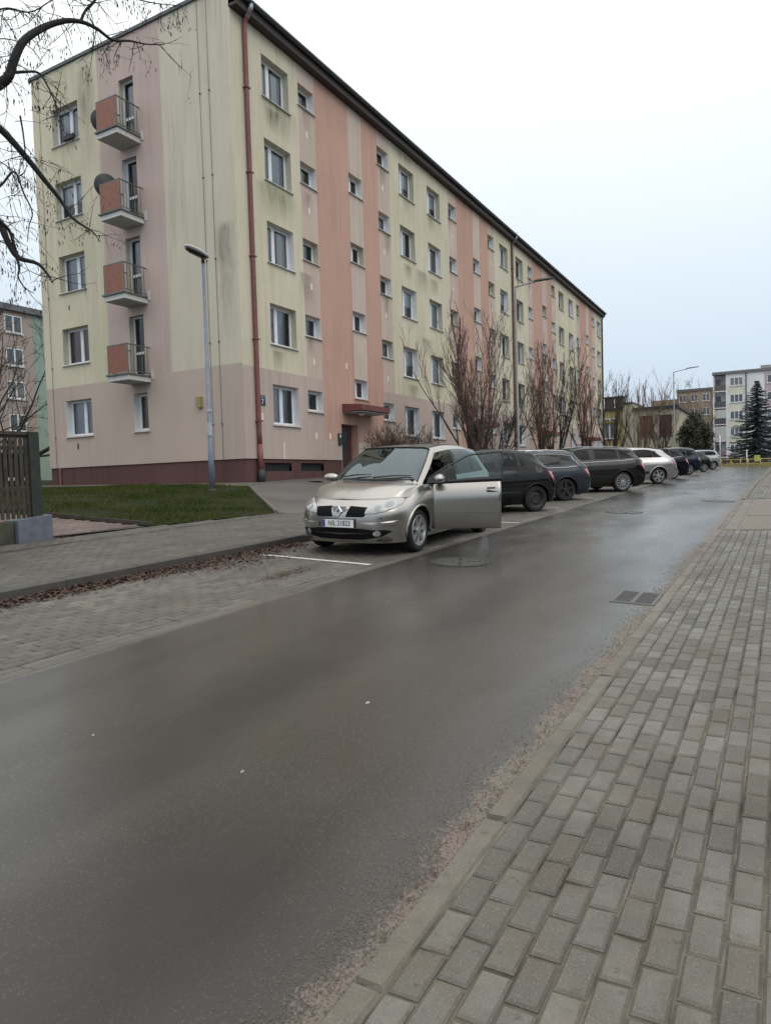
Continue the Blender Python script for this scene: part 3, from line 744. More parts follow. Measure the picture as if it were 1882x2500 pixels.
CN = ['yellow','yellow_gable','pink','lightpink','salmon','greypink','base','plinth','reveal_white','reveal_cream']
CI = {k: i for i, k in enumerate(CN)}
random.seed(3)
REV = {}
def facade(us, zs, opens, colf, to3, depth=.30):
    mb = MB()
    us = sorted(set(round(x, 4) for x in us)); zs = sorted(set(round(x, 4) for x in zs if x >= PL-1e-6))
    for i in range(len(us)-1):
        for j in range(len(zs)-1):
            a, b, c, d = us[i], us[i+1], zs[j], zs[j+1]; mu, mz = (a+b)/2, (c+d)/2
            if any(o[0] < mu < o[1] and o[2] < mz < o[3] for o in opens): continue
            mb.quad(to3(a,0,c), to3(b,0,c), to3(b,0,d), to3(a,0,d), CI[colf(mu, mz)])
    for o in opens:
        u0, u1, z0, z1, k = o
        w = random.random() < (.75 if z1 < 4.2 or k in ('small', 'stair') else .3)
        rm = CI['reveal_white'] if w else CI['reveal_cream']
        top = CI[colf((u0+u1)/2, z1+.05)]
        dp = .35 if k == 'door' else depth
        mb.quad(to3(u0,0,z0), to3(u0,dp,z0), to3(u0,dp,z1), to3(u0,0,z1), rm if k != 'door' else CI['salmon'])
        mb.quad(to3(u1,0,z0), to3(u1,dp,z0), to3(u1,dp,z1), to3(u1,0,z1), rm if k != 'door' else CI['salmon'])
        mb.quad(to3(u0,0,z1), to3(u0,dp,z1), to3(u1,dp,z1), to3(u1,0,z1), top)
        mb.quad(to3(u0,0,z0), to3(u0,dp,z0), to3(u1,dp,z0), to3(u1,0,z0), rm)
    return mb
def brk(opens): return [o[0] for o in opens]+[o[1] for o in opens], [o[2] for o in opens]+[o[3] for o in opens]
bu, bz = brk(OPEN)
st = []
for o in SECT: st += [o+x for x in (3.55,4.57,6.87,7.92,9.24,10.28)]
mats = [MT[k] for k in CN]
fw = facade(bu+st+[0, BL], bz+[PL, BAND, 1.57, EAVE+.02], OPEN, colour, lambda u, n, z: (u, n, z)).build('wall', mats, blk)
bu, bz = brk(GOPEN)
gw = facade(bu+[0, 3.15, 6.3, BD], bz+[PL, BAND+.06, EAVE, TOP-.06], GOPEN, colour_gable, lambda u, n, z: (n, u, z)).build('wall', mats, blk)
mb = MB()     # back and far end, which the street never sees
mb.quad((0,BD,PL),(BL,BD,PL),(BL,BD,TOP-.06),(0,BD,TOP-.06), CI['yellow']); mb.quad((BL,0,PL),(BL,BD,PL),(BL,BD,TOP-.06),(BL,0,TOP-.06), CI['yellow'])
mb.build('wall', mats, blk)
# plinth, set back a little under the render
PO = []
for o in SECT:
    PO += [(o+.99, o+2.48, .41, .70), (o+3.04, o+4.49, .41, .70)]
mb = MB(); k_ = .045
def pl_front(a, b, z0, z1): mb.quad((a,k_,z0),(b,k_,z0),(b,k_,z1),(a,k_,z1), CI['plinth'])
xs = [k_]
for o in SECT: xs += [o+.99, o+2.48, o+3.04, o+4.49, o+5.76, o+7.0]
xs.append(BL)
for a, b in zip(xs[:-1], xs[1:]):
    m_ = (a+b)/2
    if any(o+5.76 < m_ < o+7.0 for o in SECT): continue
    if any(p[0] < m_ < p[1] for p in PO[:2]): pl_front(a, b, -1.2, .41); pl_front(a, b, .70, PL+.001)
    else: pl_front(a, b, -1.2, PL+.001)
mb.quad((k_,k_,-1.2),(k_,BD,-1.2),(k_,BD,PL),(k_,k_,PL), CI['plinth'])
mb.quad((0,0,PL),(k_,k_,PL),(BL,k_,PL),(BL,0,PL), CI['plinth']); mb.quad((0,0,PL),(k_,k_,PL),(k_,BD,PL),(0,BD,PL), CI['plinth'])
mb.quad((k_,BD,-1.2),(BL,BD,-1.2),(BL,BD,PL),(k_,BD,PL), CI['plinth']); mb.quad((BL,k_,-1.2),(BL,BD,-1.2),(BL,BD,PL),(BL,k_,PL), CI['plinth'])
mb.build('plinth', mats, blk)
mb = MB(); mb.box(0, .012, 9.43, 9.56, -.1, PL-.005); mb.build('expansion_joint', MT['pipe_red'], blk)
for a, b, z0, z1 in PO[:2]:
    g = MB(); g.box(a, b, .16, .17, z0, z1); bw = g.build('basement_window', MT['dark'], blk)
    g = MB(); g.box(a, b, .046, .16, z0-.01, z0); g.build('sill', MT['concrete'], bw)
    n = int((b-a)/.11)
    for i in range(1, n): g = MB(); x = a+(b-a)*i/n; g.box(x-.006, x+.006, .08, .092, z0, z1); g.build('bar', MT['iron'], bw)

# ---- windows
def win_meshes(w, h, splits, fd=.235):
    "frame and pane meshes for one opening; local x right, y into the wall, z up"
    fr = MB(); t = .065; y0, y1 = fd, fd+.06
    fr.box(0, t, y0, y1, 0, h); fr.box(w-t, w, y0, y1, 0, h); fr.box(t, w-t, y0, y1, 0, t); fr.box(t, w-t, y0, y1, h-t, h)
    cuts = [0]+[w*s for s in splits]+[w]
    for c_ in cuts[1:-1]: fr.box(c_-.055, c_+.055, y0-.006, y1, t, h-t)
    panes = []
    for a, b in zip(cuts[:-1], cuts[1:]):
        x0 = (t if a == 0 else a+.055); x1 = (w-t if b == w else b-.055)
        s_ = MB(); q = .03                                         # sash
        fr.box(x0, x0+q, y0+.004, y1-.004, t, h-t); fr.box(x1-q, x1, y0+.004, y1-.004, t, h-t); fr.box(x0+q, x1-q, y0+.004, y1-.004, t, t+q); fr.box(x0+q, x1-q, y0+.004, y1-.004, h-t-q, h-t)
        panes.append((x0+q, x1-q, t+q, h-t-q))
    return fr, panes, (y0+y1)/2
def sill_mesh(w):
    s_ = MB(); s_.add([(-.06,-.075,-.035),(w+.06,-.075,-.035),(w+.06,.24,.012),(-.06,.24,.012),(-.06,-.075,-.055),(w+.06,-.075,-.055),(w+.06,.02,-.055),(-.06,.02,-.055)],
        [(0,1,2,3),(4,5,1,0),(7,6,5,4),(3,7,4,0),(1,5,6,2),(3,2,6,7)]); return s_
TYPES = {'big': (1.47,1.37,(.40,)), 'big2': (1.48,1.37,(.40,)), 'small': (.97,.76,()), 'small2': (.98,.76,()), 'stair': (1.02,.77,(.42,)), 'gable': (1.5,1.37,(.55,)), 'narrow': (.71,1.34,())}
PROTO = {}
def proto(kind, w, h, splits):
    key = (kind, round(w, 2), round(h, 2), splits)
    if key in PROTO: return PROTO[key]
    fr, panes, py = win_meshes(w, h, splits)
    fo = fr.build('window', MT['pvc']); ms = []
    for p in panes:
        m_ = MB(); m_.quad((p[0],py,p[2]),(p[1],py,p[2]),(p[1],py,p[3]),(p[0],py,p[3])); po = m_.build('pane', MT['pane']); ms.append(po.data); bpy.data.objects.remove(po)
    so = sill_mesh(w).build('sill', [MT['sill']]); sm = so.data; bpy.data.objects.remove(so)
    me = fo.data; bpy.data.objects.remove(fo); PROTO[key] = (me, ms, sm, panes, py); return PROTO[key]
CURT = {}
def curtain(x0, x1, z0, z1, y, mat):
    "hanging cloth with folds"
    key = (round(x0,2), round(x1,2), round(z0,2), round(z1,2), mat.name)
    if key not in CURT:
        n = max(8, int((x1-x0)/.03)); m_ = MB()
        for i in range(n+1):
            x = x0+(x1-x0)*i/n; yy = y+.018*math.sin(i*1.9)+.008*math.sin(i*.7)
            m_.v += [(x,yy,z0),(x,yy,z1)]
        m_.f = [(2*i,2*i+2,2*i+3,2*i+1) for i in range(n)]; m_.m = [0]*n
        o = m_.build('curtain', mat, smooth=True); CURT[key] = o.data; bpy.data.objects.remove(o)
    return CURT[key]
def put_window(kind, w, h, splits, loc, rz, near=True):
    me, ms, sm, panes, py = proto(kind, w, h, splits)
    wo = link('window', me, blk, loc); wo.rotation_euler = (0,0,rz)
    for p in ms: link('pane', p, wo)
    link('sill', sm, wo)
    r = random.random()
    if kind in ('big', 'gable', 'narrow'):
        cm_ = MT['curtain_w'] if r < .4 else MT['curtain'] if r < .85 else MT['curtain_r']
        y = py+.12
        y = py+.07
        if r < .22: link('curtain', curtain(.08, w*.36, .12, h-.1, y, cm_), wo); link('curtain', curtain(w*.62, w-.1, .12, h-.1, y, cm_), wo)
        elif r < .40: link('curtain', curtain(.08, w-.08, h*.45, h-.1, y, cm_), wo)
        elif r < .72: link('curtain', curtain(.08, w*.75, .1, h-.1, y, cm_), wo)
        else: link('curtain', curtain(.08, w-.08, .1, h-.1, y, cm_), wo)
    elif kind == 'small' and r < .75:
        link('curtain', curtain(.08, w*.6 if r < .25 else w-.08, .1, h*.9, py+.1, MT['curtain']), wo)
    return wo
random.seed(21)
for u0, u1, z0, z1, k in OPEN:
    if k == 'door': continue
    put_window(k, u1-u0, z1-z0, TYPES[k][2] if not (k == 'big' and random.random() < .2) else (.5,), (u0, 0, z0), 0)
for d0, d1, z0, z1, k in GOPEN:
    if k == 'balcony_door': continue
    put_window(k, d1-d0, z1-z0, TYPES[k][2], (0, d1, z0), -math.pi/2)
# ---- balcony doors and balconies on the gable
def balcony(zb, has_box):
    bal = MB(); b0, b1, dpt = 4.2, 5.22, 1.0
    bal.box(-dpt, 0, b0, b1, zb, zb+.17)
    bo = bal.build('balcony', MT['slab'], blk)
    m_ = MB(); m_.box(-dpt-.06, -.001, b0-.05, b1+.05, zb+.172, zb+.225); m_.build('floor_lip', MT['slab_dark'], bo)
    m_ = MB(); m_.box(-dpt+.03, -.01, b0+.03, b1-.03, zb-.012, zb-.001); m_.build('underside', MT['slab_under'], bo)
    zt = zb+1.20; z0 = zb+.225
    m_ = MB()
    for x, y in ((-dpt+.02,b0+.02),(-dpt+.02,b1-.02)): m_.box(x-.017, x+.017, y-.017, y+.017, z0, zt)
    m_.box(-dpt+.003, -dpt+.037, b0, b1, zt, zt+.04)
    for y in (b0+.02, b1-.02): m_.box(-dpt+.04, 0, y-.017, y+.017, zt, zt+.035); m_.box(-dpt+.04, 0, y-.012, y+.012, z0+.08, z0+.105)
    m_.build('railing', MT['rail'], bo)
    m_ = MB(); m_.box(-dpt-.004, -dpt+.002, b0+.045, b1-.045, z0+.04, zt-.01); m_.build('panel', MT['panel'], bo)
    for y in (b0+.02, b1-.02):
        for i in range(1, 8): m_ = MB(); x = -dpt+.04+i*(dpt-.04)/8; m_.box(x-.008, x+.008, y-.008, y+.008, z0+.1, zt); m_.build('bar', MT['rail'], bo)
    m_ = MB(); m_.box(-.03, 0, b0-.14, b0-.03, zb+.1, zb+.42); m_.build('wall_box', MT['slab'], bo)
    return bo
for fl in range(4):
    zb = 3.69+2.755*fl; balcony(zb, fl)
    d0, d1, z0, z1, k = GOPEN[6+fl]; w = d1-d0; h = z1-z0
    fr = MB(); t = .06; fd = .2
    fr.box(0,t,fd,fd+.06,0,h); fr.box(w-t,w,fd,fd+.06,0,h); fr.box(t,w-t,fd,fd+.06,h-t,h); fr.box(t,w-t,fd,fd+.06,0,.1); fr.box(t,w-t,fd-.004,fd+.056,h*.38,h*.38+.09)
    do = fr.build('balcony_door', MT['pvc'], blk, loc=(0, d1, z0)); do.rotation_euler = (0,0,-math.pi/2)
    for a, b in ((.1, h*.38), (h*.38+.09, h-t)): m_ = MB(); m_.quad((t,fd+.03,a),(w-t,fd+.03,a),(w-t,fd+.03,b),(t,fd+.03,b)); m_.build('pane', MT['pane'], do)
    if fl % 2: link('curtain', curtain(t+.02, w-t-.2, .1, h-.1, fd+.15, MT['curtain']), do)
# ---- roof, eaves, gutter
m_ = MB(); m_.quad((0,-.02,15.5),(BL,-.02,15.5),(BL,BD,TOP-.1),(0,BD,TOP-.1)); m_.build('roof', MT['gutter'], blk)
for a_ in (-.07, BL-.22): m_ = MB(); m_.box(a_, a_+.29, .02, BD+.08, TOP-.06, TOP+.05); m_.build('verge_cap', MT['gutter'], blk)
m_ = MB(); m_.quad((0,0,EAVE),(0,.03,EAVE),(0,.03,TOP),(0,0,15.5))
m_.box(0, BL, -.30, .001, EAVE+.03, EAVE+.12); m_.box(.0, BL, -.30, -.27, EAVE+.12, 15.44); m_.build('eaves', MT['soffit'], blk)
m_ = MB(); n = 40; arc = []
for i in range(7): a = math.pi+math.pi*i/6; arc.append((-.40+.095*math.cos(a), 15.46+.095*math.sin(a)))
v = []; f = []
for s_ in (0, BL):
    for y, z in arc: v.append((s_, y, z))
for i in range(6): f.append((i, i+1, i+8, i+7))
m_.add(v, f); m_.add([(0,y,z) for y, z in arc], [tuple(range(7))]); m_.add([(BL,y,z) for y, z in arc], [tuple(range(7))])
m_.add([(0,-.50,15.46),(BL,-.50,15.46),(BL,-.49,15.485),(0,-.49,15.485)], [(0,1,2,3)])
m_.build('gutter', MT['gutter'], blk, smooth=True)
m_ = MB(); m_.box(0, BL, -.315, 0, 15.445, 15.52); m_.build('eaves_flashing', MT['gutter'], blk)
# ---- downpipes
def downpipe(s_, mat, r=.066):
    m_ = MB(); zb = zg(CX+s_, CY-.1)
    m_.tube([(s_-.02,-.40,15.38),(s_-.01,-.36,15.24),(s_,-.12,14.98),(s_,-.085,14.8),(s_,-.085,zb+1.7),(s_,-.09,zb+1.2)], r, 10)
    o = m_.build('downpipe', mat, blk, smooth=True)
    m_ = MB(); m_.tube([(s_-.02,-.40,15.40),(s_-.015,-.38,15.28),(s_-.005,-.2,15.06)], r*1.05, 10); m_.build('outlet', MT['galv'], o, smooth=True)
    m_ = MB(); m_.tube([(s_,-.085,zb+1.25),(s_,-.09,zb+.35)], r*1.22, 10); m_.build('lower_pipe', mat, o, smooth=True)
    m_ = MB(); m_.tube([(s_,-.10,zb+.42),(s_,-.10,zb-.05)], r*1.6, 10); m_.build('boot', MT['iron'], o, smooth=True)
    for k in range(5): m_ = MB(); m_.box(s_-r*1.3, s_+r*1.3, -.085-r*1.2, 0, zb+2+2.7*k, zb+2.04+2.7*k); m_.build('bracket', mat, o)
downpipe(.62, MT['pipe_red'], .078); downpipe(26.47, MT['pipe_brown'], .075); downpipe(52.45, MT['iron'], .065)
# lightning conductors on the gable
for d, kk in ((.95, 1), (1.35, 0), (9.62, 1)):
    m_ = MB(); m_.tube([(-.03,d,15.8),(-.03,d,.1)], .007, 5); w_ = m_.build('lightning_wire', MT['iron'], blk)
    for k in range(5): m_ = MB(); m_.box(-.05, 0, d-.02, d+.02, 2.0+2.7*k, 2.03+2.7*k); m_.build('clip', MT['iron'], w_)
m_ = MB(); m_.box(-.12, 0, 1.80, 2.0, 2.62, 2.98); m_.build('meter_box', plain('dull_yellow_box', (.30,.25,.11), .6), blk)
m_ = MB(); m_.box(-.008, 0, 8.28, 8.36, 1.52, 1.74); m_.build('vent_slot', MT['iron'], blk)
m_ = MB(); m_.box(-.008, 0, 8.42, 8.48, 6.82, 7.0); m_.build('vent_slot', MT['iron'], blk)
# ---- entrances
def entrance(o):
    zf_ = door_floor(o); zt = [q for q in OPEN if q[4] == 'door' and abs(q[0]-o-5.76) < .01][0][3]
    a, b = o+5.76, o+7.0
    m_ = MB(); m_.box(a, b, .33, .36, zf_-.02, zt); en = m_.build('entrance_surround', MT['canopy_red'], blk)
    m_ = MB(); m_.box(a+.05, b-.18, .27, .33, zf_, zt-.06); d = m_.build('entrance_door', MT['door_brown'], blk)
    m_ = MB(); m_.box(a+.25, b-.4, .262, .269, zf_+1.0, zt-.25); m_.build('pane', plain('dark_wired_glass', (.02,.022,.022), .12), d)
    m_ = MB(); m_.box(a+.12, a+.15, .22, .27, zf_+.95, zf_+1.1); m_.build('handle', MT['galv'], d)
    m_ = MB(); m_.box(o+5.46, o+5.68, -.05, 0, 1.42+zf_-.28, 1.88+zf_-.28); ic = m_.build('intercom', MT['iron'], blk)
    m_ = MB(); m_.box(o+5.54, o+5.62, -.056, -.05, 1.72+zf_-.28, 1.84+zf_-.28); m_.build('button_plate', MT['white_paint'], ic)
    dz = zt-2.27
    m_ = MB(); v = [(o+5.85,-.9,2.78),(o+8.15,-.9,2.78),(o+8.15,0,2.74),(o+5.85,0,2.74),(o+5.85,-.9,3.0),(o+8.15,-.9,3.0),(o+8.15,0,3.07),(o+5.85,0,3.07)]
    m_.add([(x,y,z+dz) for x, y, z in v], [(0,3,2,1),(4,5,6,7),(0,1,5,4),(1,2,6,5),(2,3,7,6),(3,0,4,7)]); c_ = m_.build('canopy', MT['canopy_red'], blk)
    m_ = MB(); m_.box(o+5.89, o+8.11, -.86, -.02, 2.72+dz, 2.735+dz); m_.build('soffit', MT['slab_under'], c_)
    m_ = MB(); m_.lathe([(.001,2.60+dz),(.10,2.62+dz),(.13,2.685+dz)], 14, origin=(o+6.5,-.5,0)); m_.build('lamp', MT['white_paint'], c_, smooth=True)
    m_ = MB(); m_.box(a-.1, b+.1, -.55, .26, zf_-.16, zf_-.005); m_.build('door_step', MT['concrete'], blk)
for o in SECT: entrance(o)
# ---- number plate
m_ = MB(); m_.box(.77, 1.07, -.02, 0, 2.62, 2.96); npl = m_.build('house_number', MT['navy'], blk)
me = text_mesh('7', .25, .002); me.materials.append(MT['white_paint']); t_ = link('numeral', me, npl, (.92, -.0235, 2.74)); t_.rotation_euler = (math.pi/2, 0, 0)
m_ = MB(); m_.box(.79, 1.05, -.0225, -.02, 2.885, 2.92); m_.build('name_strip', plain('pale_blue_strip', (.18,.2,.3), .4), npl)
# ---- filler patches left by the render anchors
PATCH = []
for o in SECT:
    for fl in range(5): PATCH += [(o+4.02, 1.72+SH*fl+ (.0 if fl else .0)), (o+9.66, 1.72+SH*fl)]
PATCH += [(6.27,4.6),(4.94,1.74),(.90,2.24)]
for s_, z in PATCH:
    m_ = MB(); w = .055; h = .125; m_.box(s_-w, s_+w, -.007, 0, z-h*.9, z+h); m_.build('filler_patch', MT['cream_patch'], blk)
m_ = MB(); m_.box(2.0, 2.07, -.006, 0, PL, 1.4); m_.build('filler_patch', MT['cream_patch'], blk)
# ---- algae stains that have run down below some sills
def stain_mat():
    m, t, b = newmat('sill_stain'); o_ = t.nodes['Material Output']; tr = nd(t, 'ShaderNodeBsdfTransparent'); mx_ = nd(t, 'ShaderNodeMixShader')
    tcn = nd(t, 'ShaderNodeTexCoord'); sp = nd(t, 'ShaderNodeSeparateXYZ'); t.links.new(tcn.outputs['UV'], sp.inputs[0]); v = coords(t)
    ex = math_(t, 'MULTIPLY', mapr(t, sp.outputs['X'], 0, .35), mapr(t, sp.outputs['X'], 1, .65)); ey = math_(t, 'MULTIPLY', mapr(t, sp.outputs['Y'], 0, .8), mapr(t, sp.outputs['Y'], 1, .93))
    mp = nd(t, 'ShaderNodeMapping'); mp.inputs['Scale'].default_value = (5, 5, 1.1); t.links.new(v, mp.inputs['Vector'])
    f_ = math_(t, 'MULTIPLY', math_(t, 'MULTIPLY', ex, ey), mapr(t, noise(t, mp.outputs[0], 1, 5, .6), .3, .7, .06, .46))
    b.inputs['Base Color'].default_value = (.13,.14,.10,1); b.inputs['Roughness'].default_value = .95
    t.links.new(f_, mx_.inputs[0]); t.links.new(tr.outputs[0], mx_.inputs[1]); t.links.new(b.outputs[0], mx_.inputs[2]); t.links.new(mx_.outputs[0], o_.inputs[0]); return m
MT['stain'] = stain_mat()
def stain(p0, ux, w, h):
    p0 = Vector(p0); ux = Vector(ux); m_ = MB(); m_.quad(p0, p0+ux*w, p0+ux*w+Vector((0,0,h)), p0+Vector((0,0,h))); o = m_.build('stain', MT['stain'], blk)
    uv = o.data.uv_layers.new(name='UVMap')
    for l, c_ in zip(uv.data, ((0,0),(1,0),(1,1),(0,1))): l.uv = c_
rq = random.Random(4)
for u0, u1, z0, z1, k in OPEN:
    if k in ('big', 'small') and z0 > 3 and rq.random() < (.62 if u0 < 16 else .35): stain((u0+rq.uniform(-.1,.35), -.004, z0-rq.uniform(.75,1.25)), (1,0,0), (u1-u0)*rq.uniform(.5,.9), rq.uniform(.75,1.25)-.04)
for s_, z_, w_, h_ in ((1.3,11.9,2.2,1.3),(.9,9.0,2.4,1.2),(3.2,6.3,1.0,1.4),(12.6,8.9,1.6,1.2),(13.0,5.9,1.4,1.0),(10.3,14.5,2.6,.55)): stain((s_,-.005,z_), (1,0,0), w_, h_)
for d_, z_, w_, h_ in ((.05,4.6,1.0,4.0),(6.4,11.5,1.1,4.0)): stain((-.005,d_+w_,z_), (0,-1,0), w_, h_)
# ---- roof furniture
def vent(s_, d, w=.62, h=1.2, zb=15.5):
    m_ = MB(); m_.box(s_-w/2, s_+w/2, d, d+.7, zb, zb+h); o = m_.build('roof_vent', MT['galv'], blk)
    m_ = MB(); m_.box(s_-w/2-.07, s_+w/2+.07, d-.07, d+.77, zb+h+.10, zb+h+.18); m_.box(s_-w/2+.06, s_+w/2-.06, d+.05, d+.65, zb+h+.001, zb+h+.099); m_.build('cap', MT['concrete'], o)
for o in SECT: vent(o+5.0, .95); vent(o+7.65, .95)
vent(51.9, .9); vent(3.0, .6, .28, .62)
m_ = MB(); a_ = Vector((2.0, 1.6, 15.5)); m_.tube([a_, a_+Vector((0,0,2.6))], .025, 6)
for k in range(4): m_.beam(a_+Vector((-.3,0,1.9+.18*k)), a_+Vector((.3,0,1.9+.18*k)), .015, .015)
m_.build('aerial', MT['galv'], blk)
m_ = MB(); a_ = Vector((32.5, 1.6, 15.6)); m_.tube([a_, a_+Vector((0,0,2.2))], .025, 6); m_.beam(a_+Vector((-.4,0,2)), a_+Vector((.4,0,2)), .02, .02); m_.build('aerial', MT['galv'], blk)

# ---- things fixed to or standing on the block
def dish(loc, r, rz, tilt, label):
    root = empty('satellite_dish', loc, rz, label, 'satellite dish', 'satellite dishes on the gable balconies')
    m_ = MB(); prof = [(.001,0)]+[(r*i/6, .25*r*(i/6)**2) for i in range(1, 7)]
    m_.lathe(prof, 24, origin=(0,0,0), axis='y'); o = m_.build('reflector', plain('dark_grey_dish', (.045,.042,.045), .5), root, smooth=True); o.rotation_euler = (tilt, 0, 0)
    m_ = MB(); m_.tube([(0,.02,-r*.9),(0,.35,-.12)], .012, 5); m_.box(-.03,.03,.33,.40,-.15,-.07); m_.build('feed_arm', MT['iron'], root)
    m_ = MB(); m_.tube([(0,-.02,0),(0,-.15,-.05),(0,-.2,-.5)], .02, 6); m_.build('mount', MT['galv'], root)
dish((CX-.72, CY+5.18, 10.50), .40, math.radians(-28), math.radians(12), 'dark satellite dish standing above the terracotta panel of the third balcony up')
dish((CX-.70, CY+5.22, 12.72), .40, math.radians(-28), math.radians(12), 'dark satellite dish half hidden beside the topmost balcony')
def window_box(d, z, label):
    root = empty('window_box', (CX-.10, CY+d, z), 0, label, 'planter')
    m_ = MB(); m_.box(-.08, .08, -.28, .28, 0, .13); m_.build('trough', MT['iron'], root)
    m_ = MB()
    for k in range(60):
        p = Vector((random.uniform(-.07,.07), random.uniform(-.26,.26), .12)); q = p+Vector((random.uniform(-.12,.12), random.uniform(-.12,.12), random.uniform(.02,.2)))
        w_ = Vector((.02,.02,0)); m_.add([p, p+w_, q, q-w_], [(0,1,2,3)])
    m_.build('dead_plants', MT['pod'], root)
window_box(7.85, 13.0, 'dark window box with withered plants on the topmost gable windowsill')
# ================================================================ cars
MT['tyre'] = plain('tyre_rubber', (.011,.011,.011), .75, var=.25, scale=30)
MT['alloy'] = plain('alloy_wheel', (.40,.405,.41), .38, .7, var=.12)
MT['steel_black'] = plain('black_steel_wheel', (.02,.02,.021), .55)
MT['trim'] = plain('black_trim', (.016,.016,.017), .55)
MT['chrome'] = plain('chrome', (.62,.63,.65), .18, .9, var=.05)
MT['interior'] = plain('dark_upholstery', (.022,.022,.024), .85)
MT['carglass'] = glass('car_glass', (.50,.58,.56), .015, 1.55, 0)
MT['tintglass'] = glass('tinted_car_glass', (.07,.08,.085), .015, 1.25, 0)
def lens(name, col, rough=.12):
    m, t, b = newmat(name); v = coords(t)
    w = nd(t, 'ShaderNodeTexWave'); w.inputs['Scale'].default_value = 14; w.inputs['Distortion'].default_value = 2; t.links.new(v, w.inputs[0])
    t.links.new(mixc(t, mapr(t, w.outputs['Fac'], 0, 1, 0, .35), col, tuple(x*.55 for x in col)), b.inputs['Base Color'])
    b.inputs['Roughness'].default_value = rough; b.inputs['Coat Weight'].default_value = 1; b.inputs['Coat Roughness'].default_value = .03; return m
MT['headlight'] = lens('clear_headlight_lens', (.46,.47,.46)); MT['bulb'] = lens('headlight_bowl', (.30,.31,.32))
MT['red_lens'] = lens('red_tail_lens', (.42,.02,.025)); MT['orange_lens'] = lens('amber_lens', (.6,.2,.02))

def spline(P, n, crease=()):
    "Hermite interpolation through control points P (k x 3), n samples per span; one-sided tangents at creases"
    P = np.asarray(P, float); K = len(P); out = []
    L = np.maximum(np.linalg.norm(np.diff(P, axis=0), axis=1), 1e-4)
    def tan(i, side):
        if i == 0: return (P[1]-P[0])/L[0]
        if i == K-1: return (P[-1]-P[-2])/L[-1]
        if i in crease: return (P[i]-P[i-1])/L[i-1] if side < 0 else (P[i+1]-P[i])/L[i]
        a, b = (P[i]-P[i-1])/L[i-1], (P[i+1]-P[i])/L[i]
        return (a*L[i]+b*L[i-1])/(L[i]+L[i-1])
    for i in range(K-1):
        t0, t1 = tan(i, 1)*L[i], tan(i+1, -1)*L[i]
        for k in range(n):
            s = k/n; h = (2*s**3-3*s**2+1, s**3-2*s**2+s, -2*s**3+3*s**2, s**3-s**2)
            out.append(h[0]*P[i]+h[1]*t0+h[2]*P[i+1]+h[3]*t1)
    out.append(P[-1]); return np.array(out)
def surface(C, nu, nv, cu=(), cv=()):
    "C[column][row] control net -> dense grid (U x V x 3)"
    C = np.asarray(C, float)
    A = np.stack([spline(C[:, r], nu, cu) for r in range(C.shape[1])], 1)
    return np.stack([spline(A[i], nv, cv) for i in range(len(A))], 0)

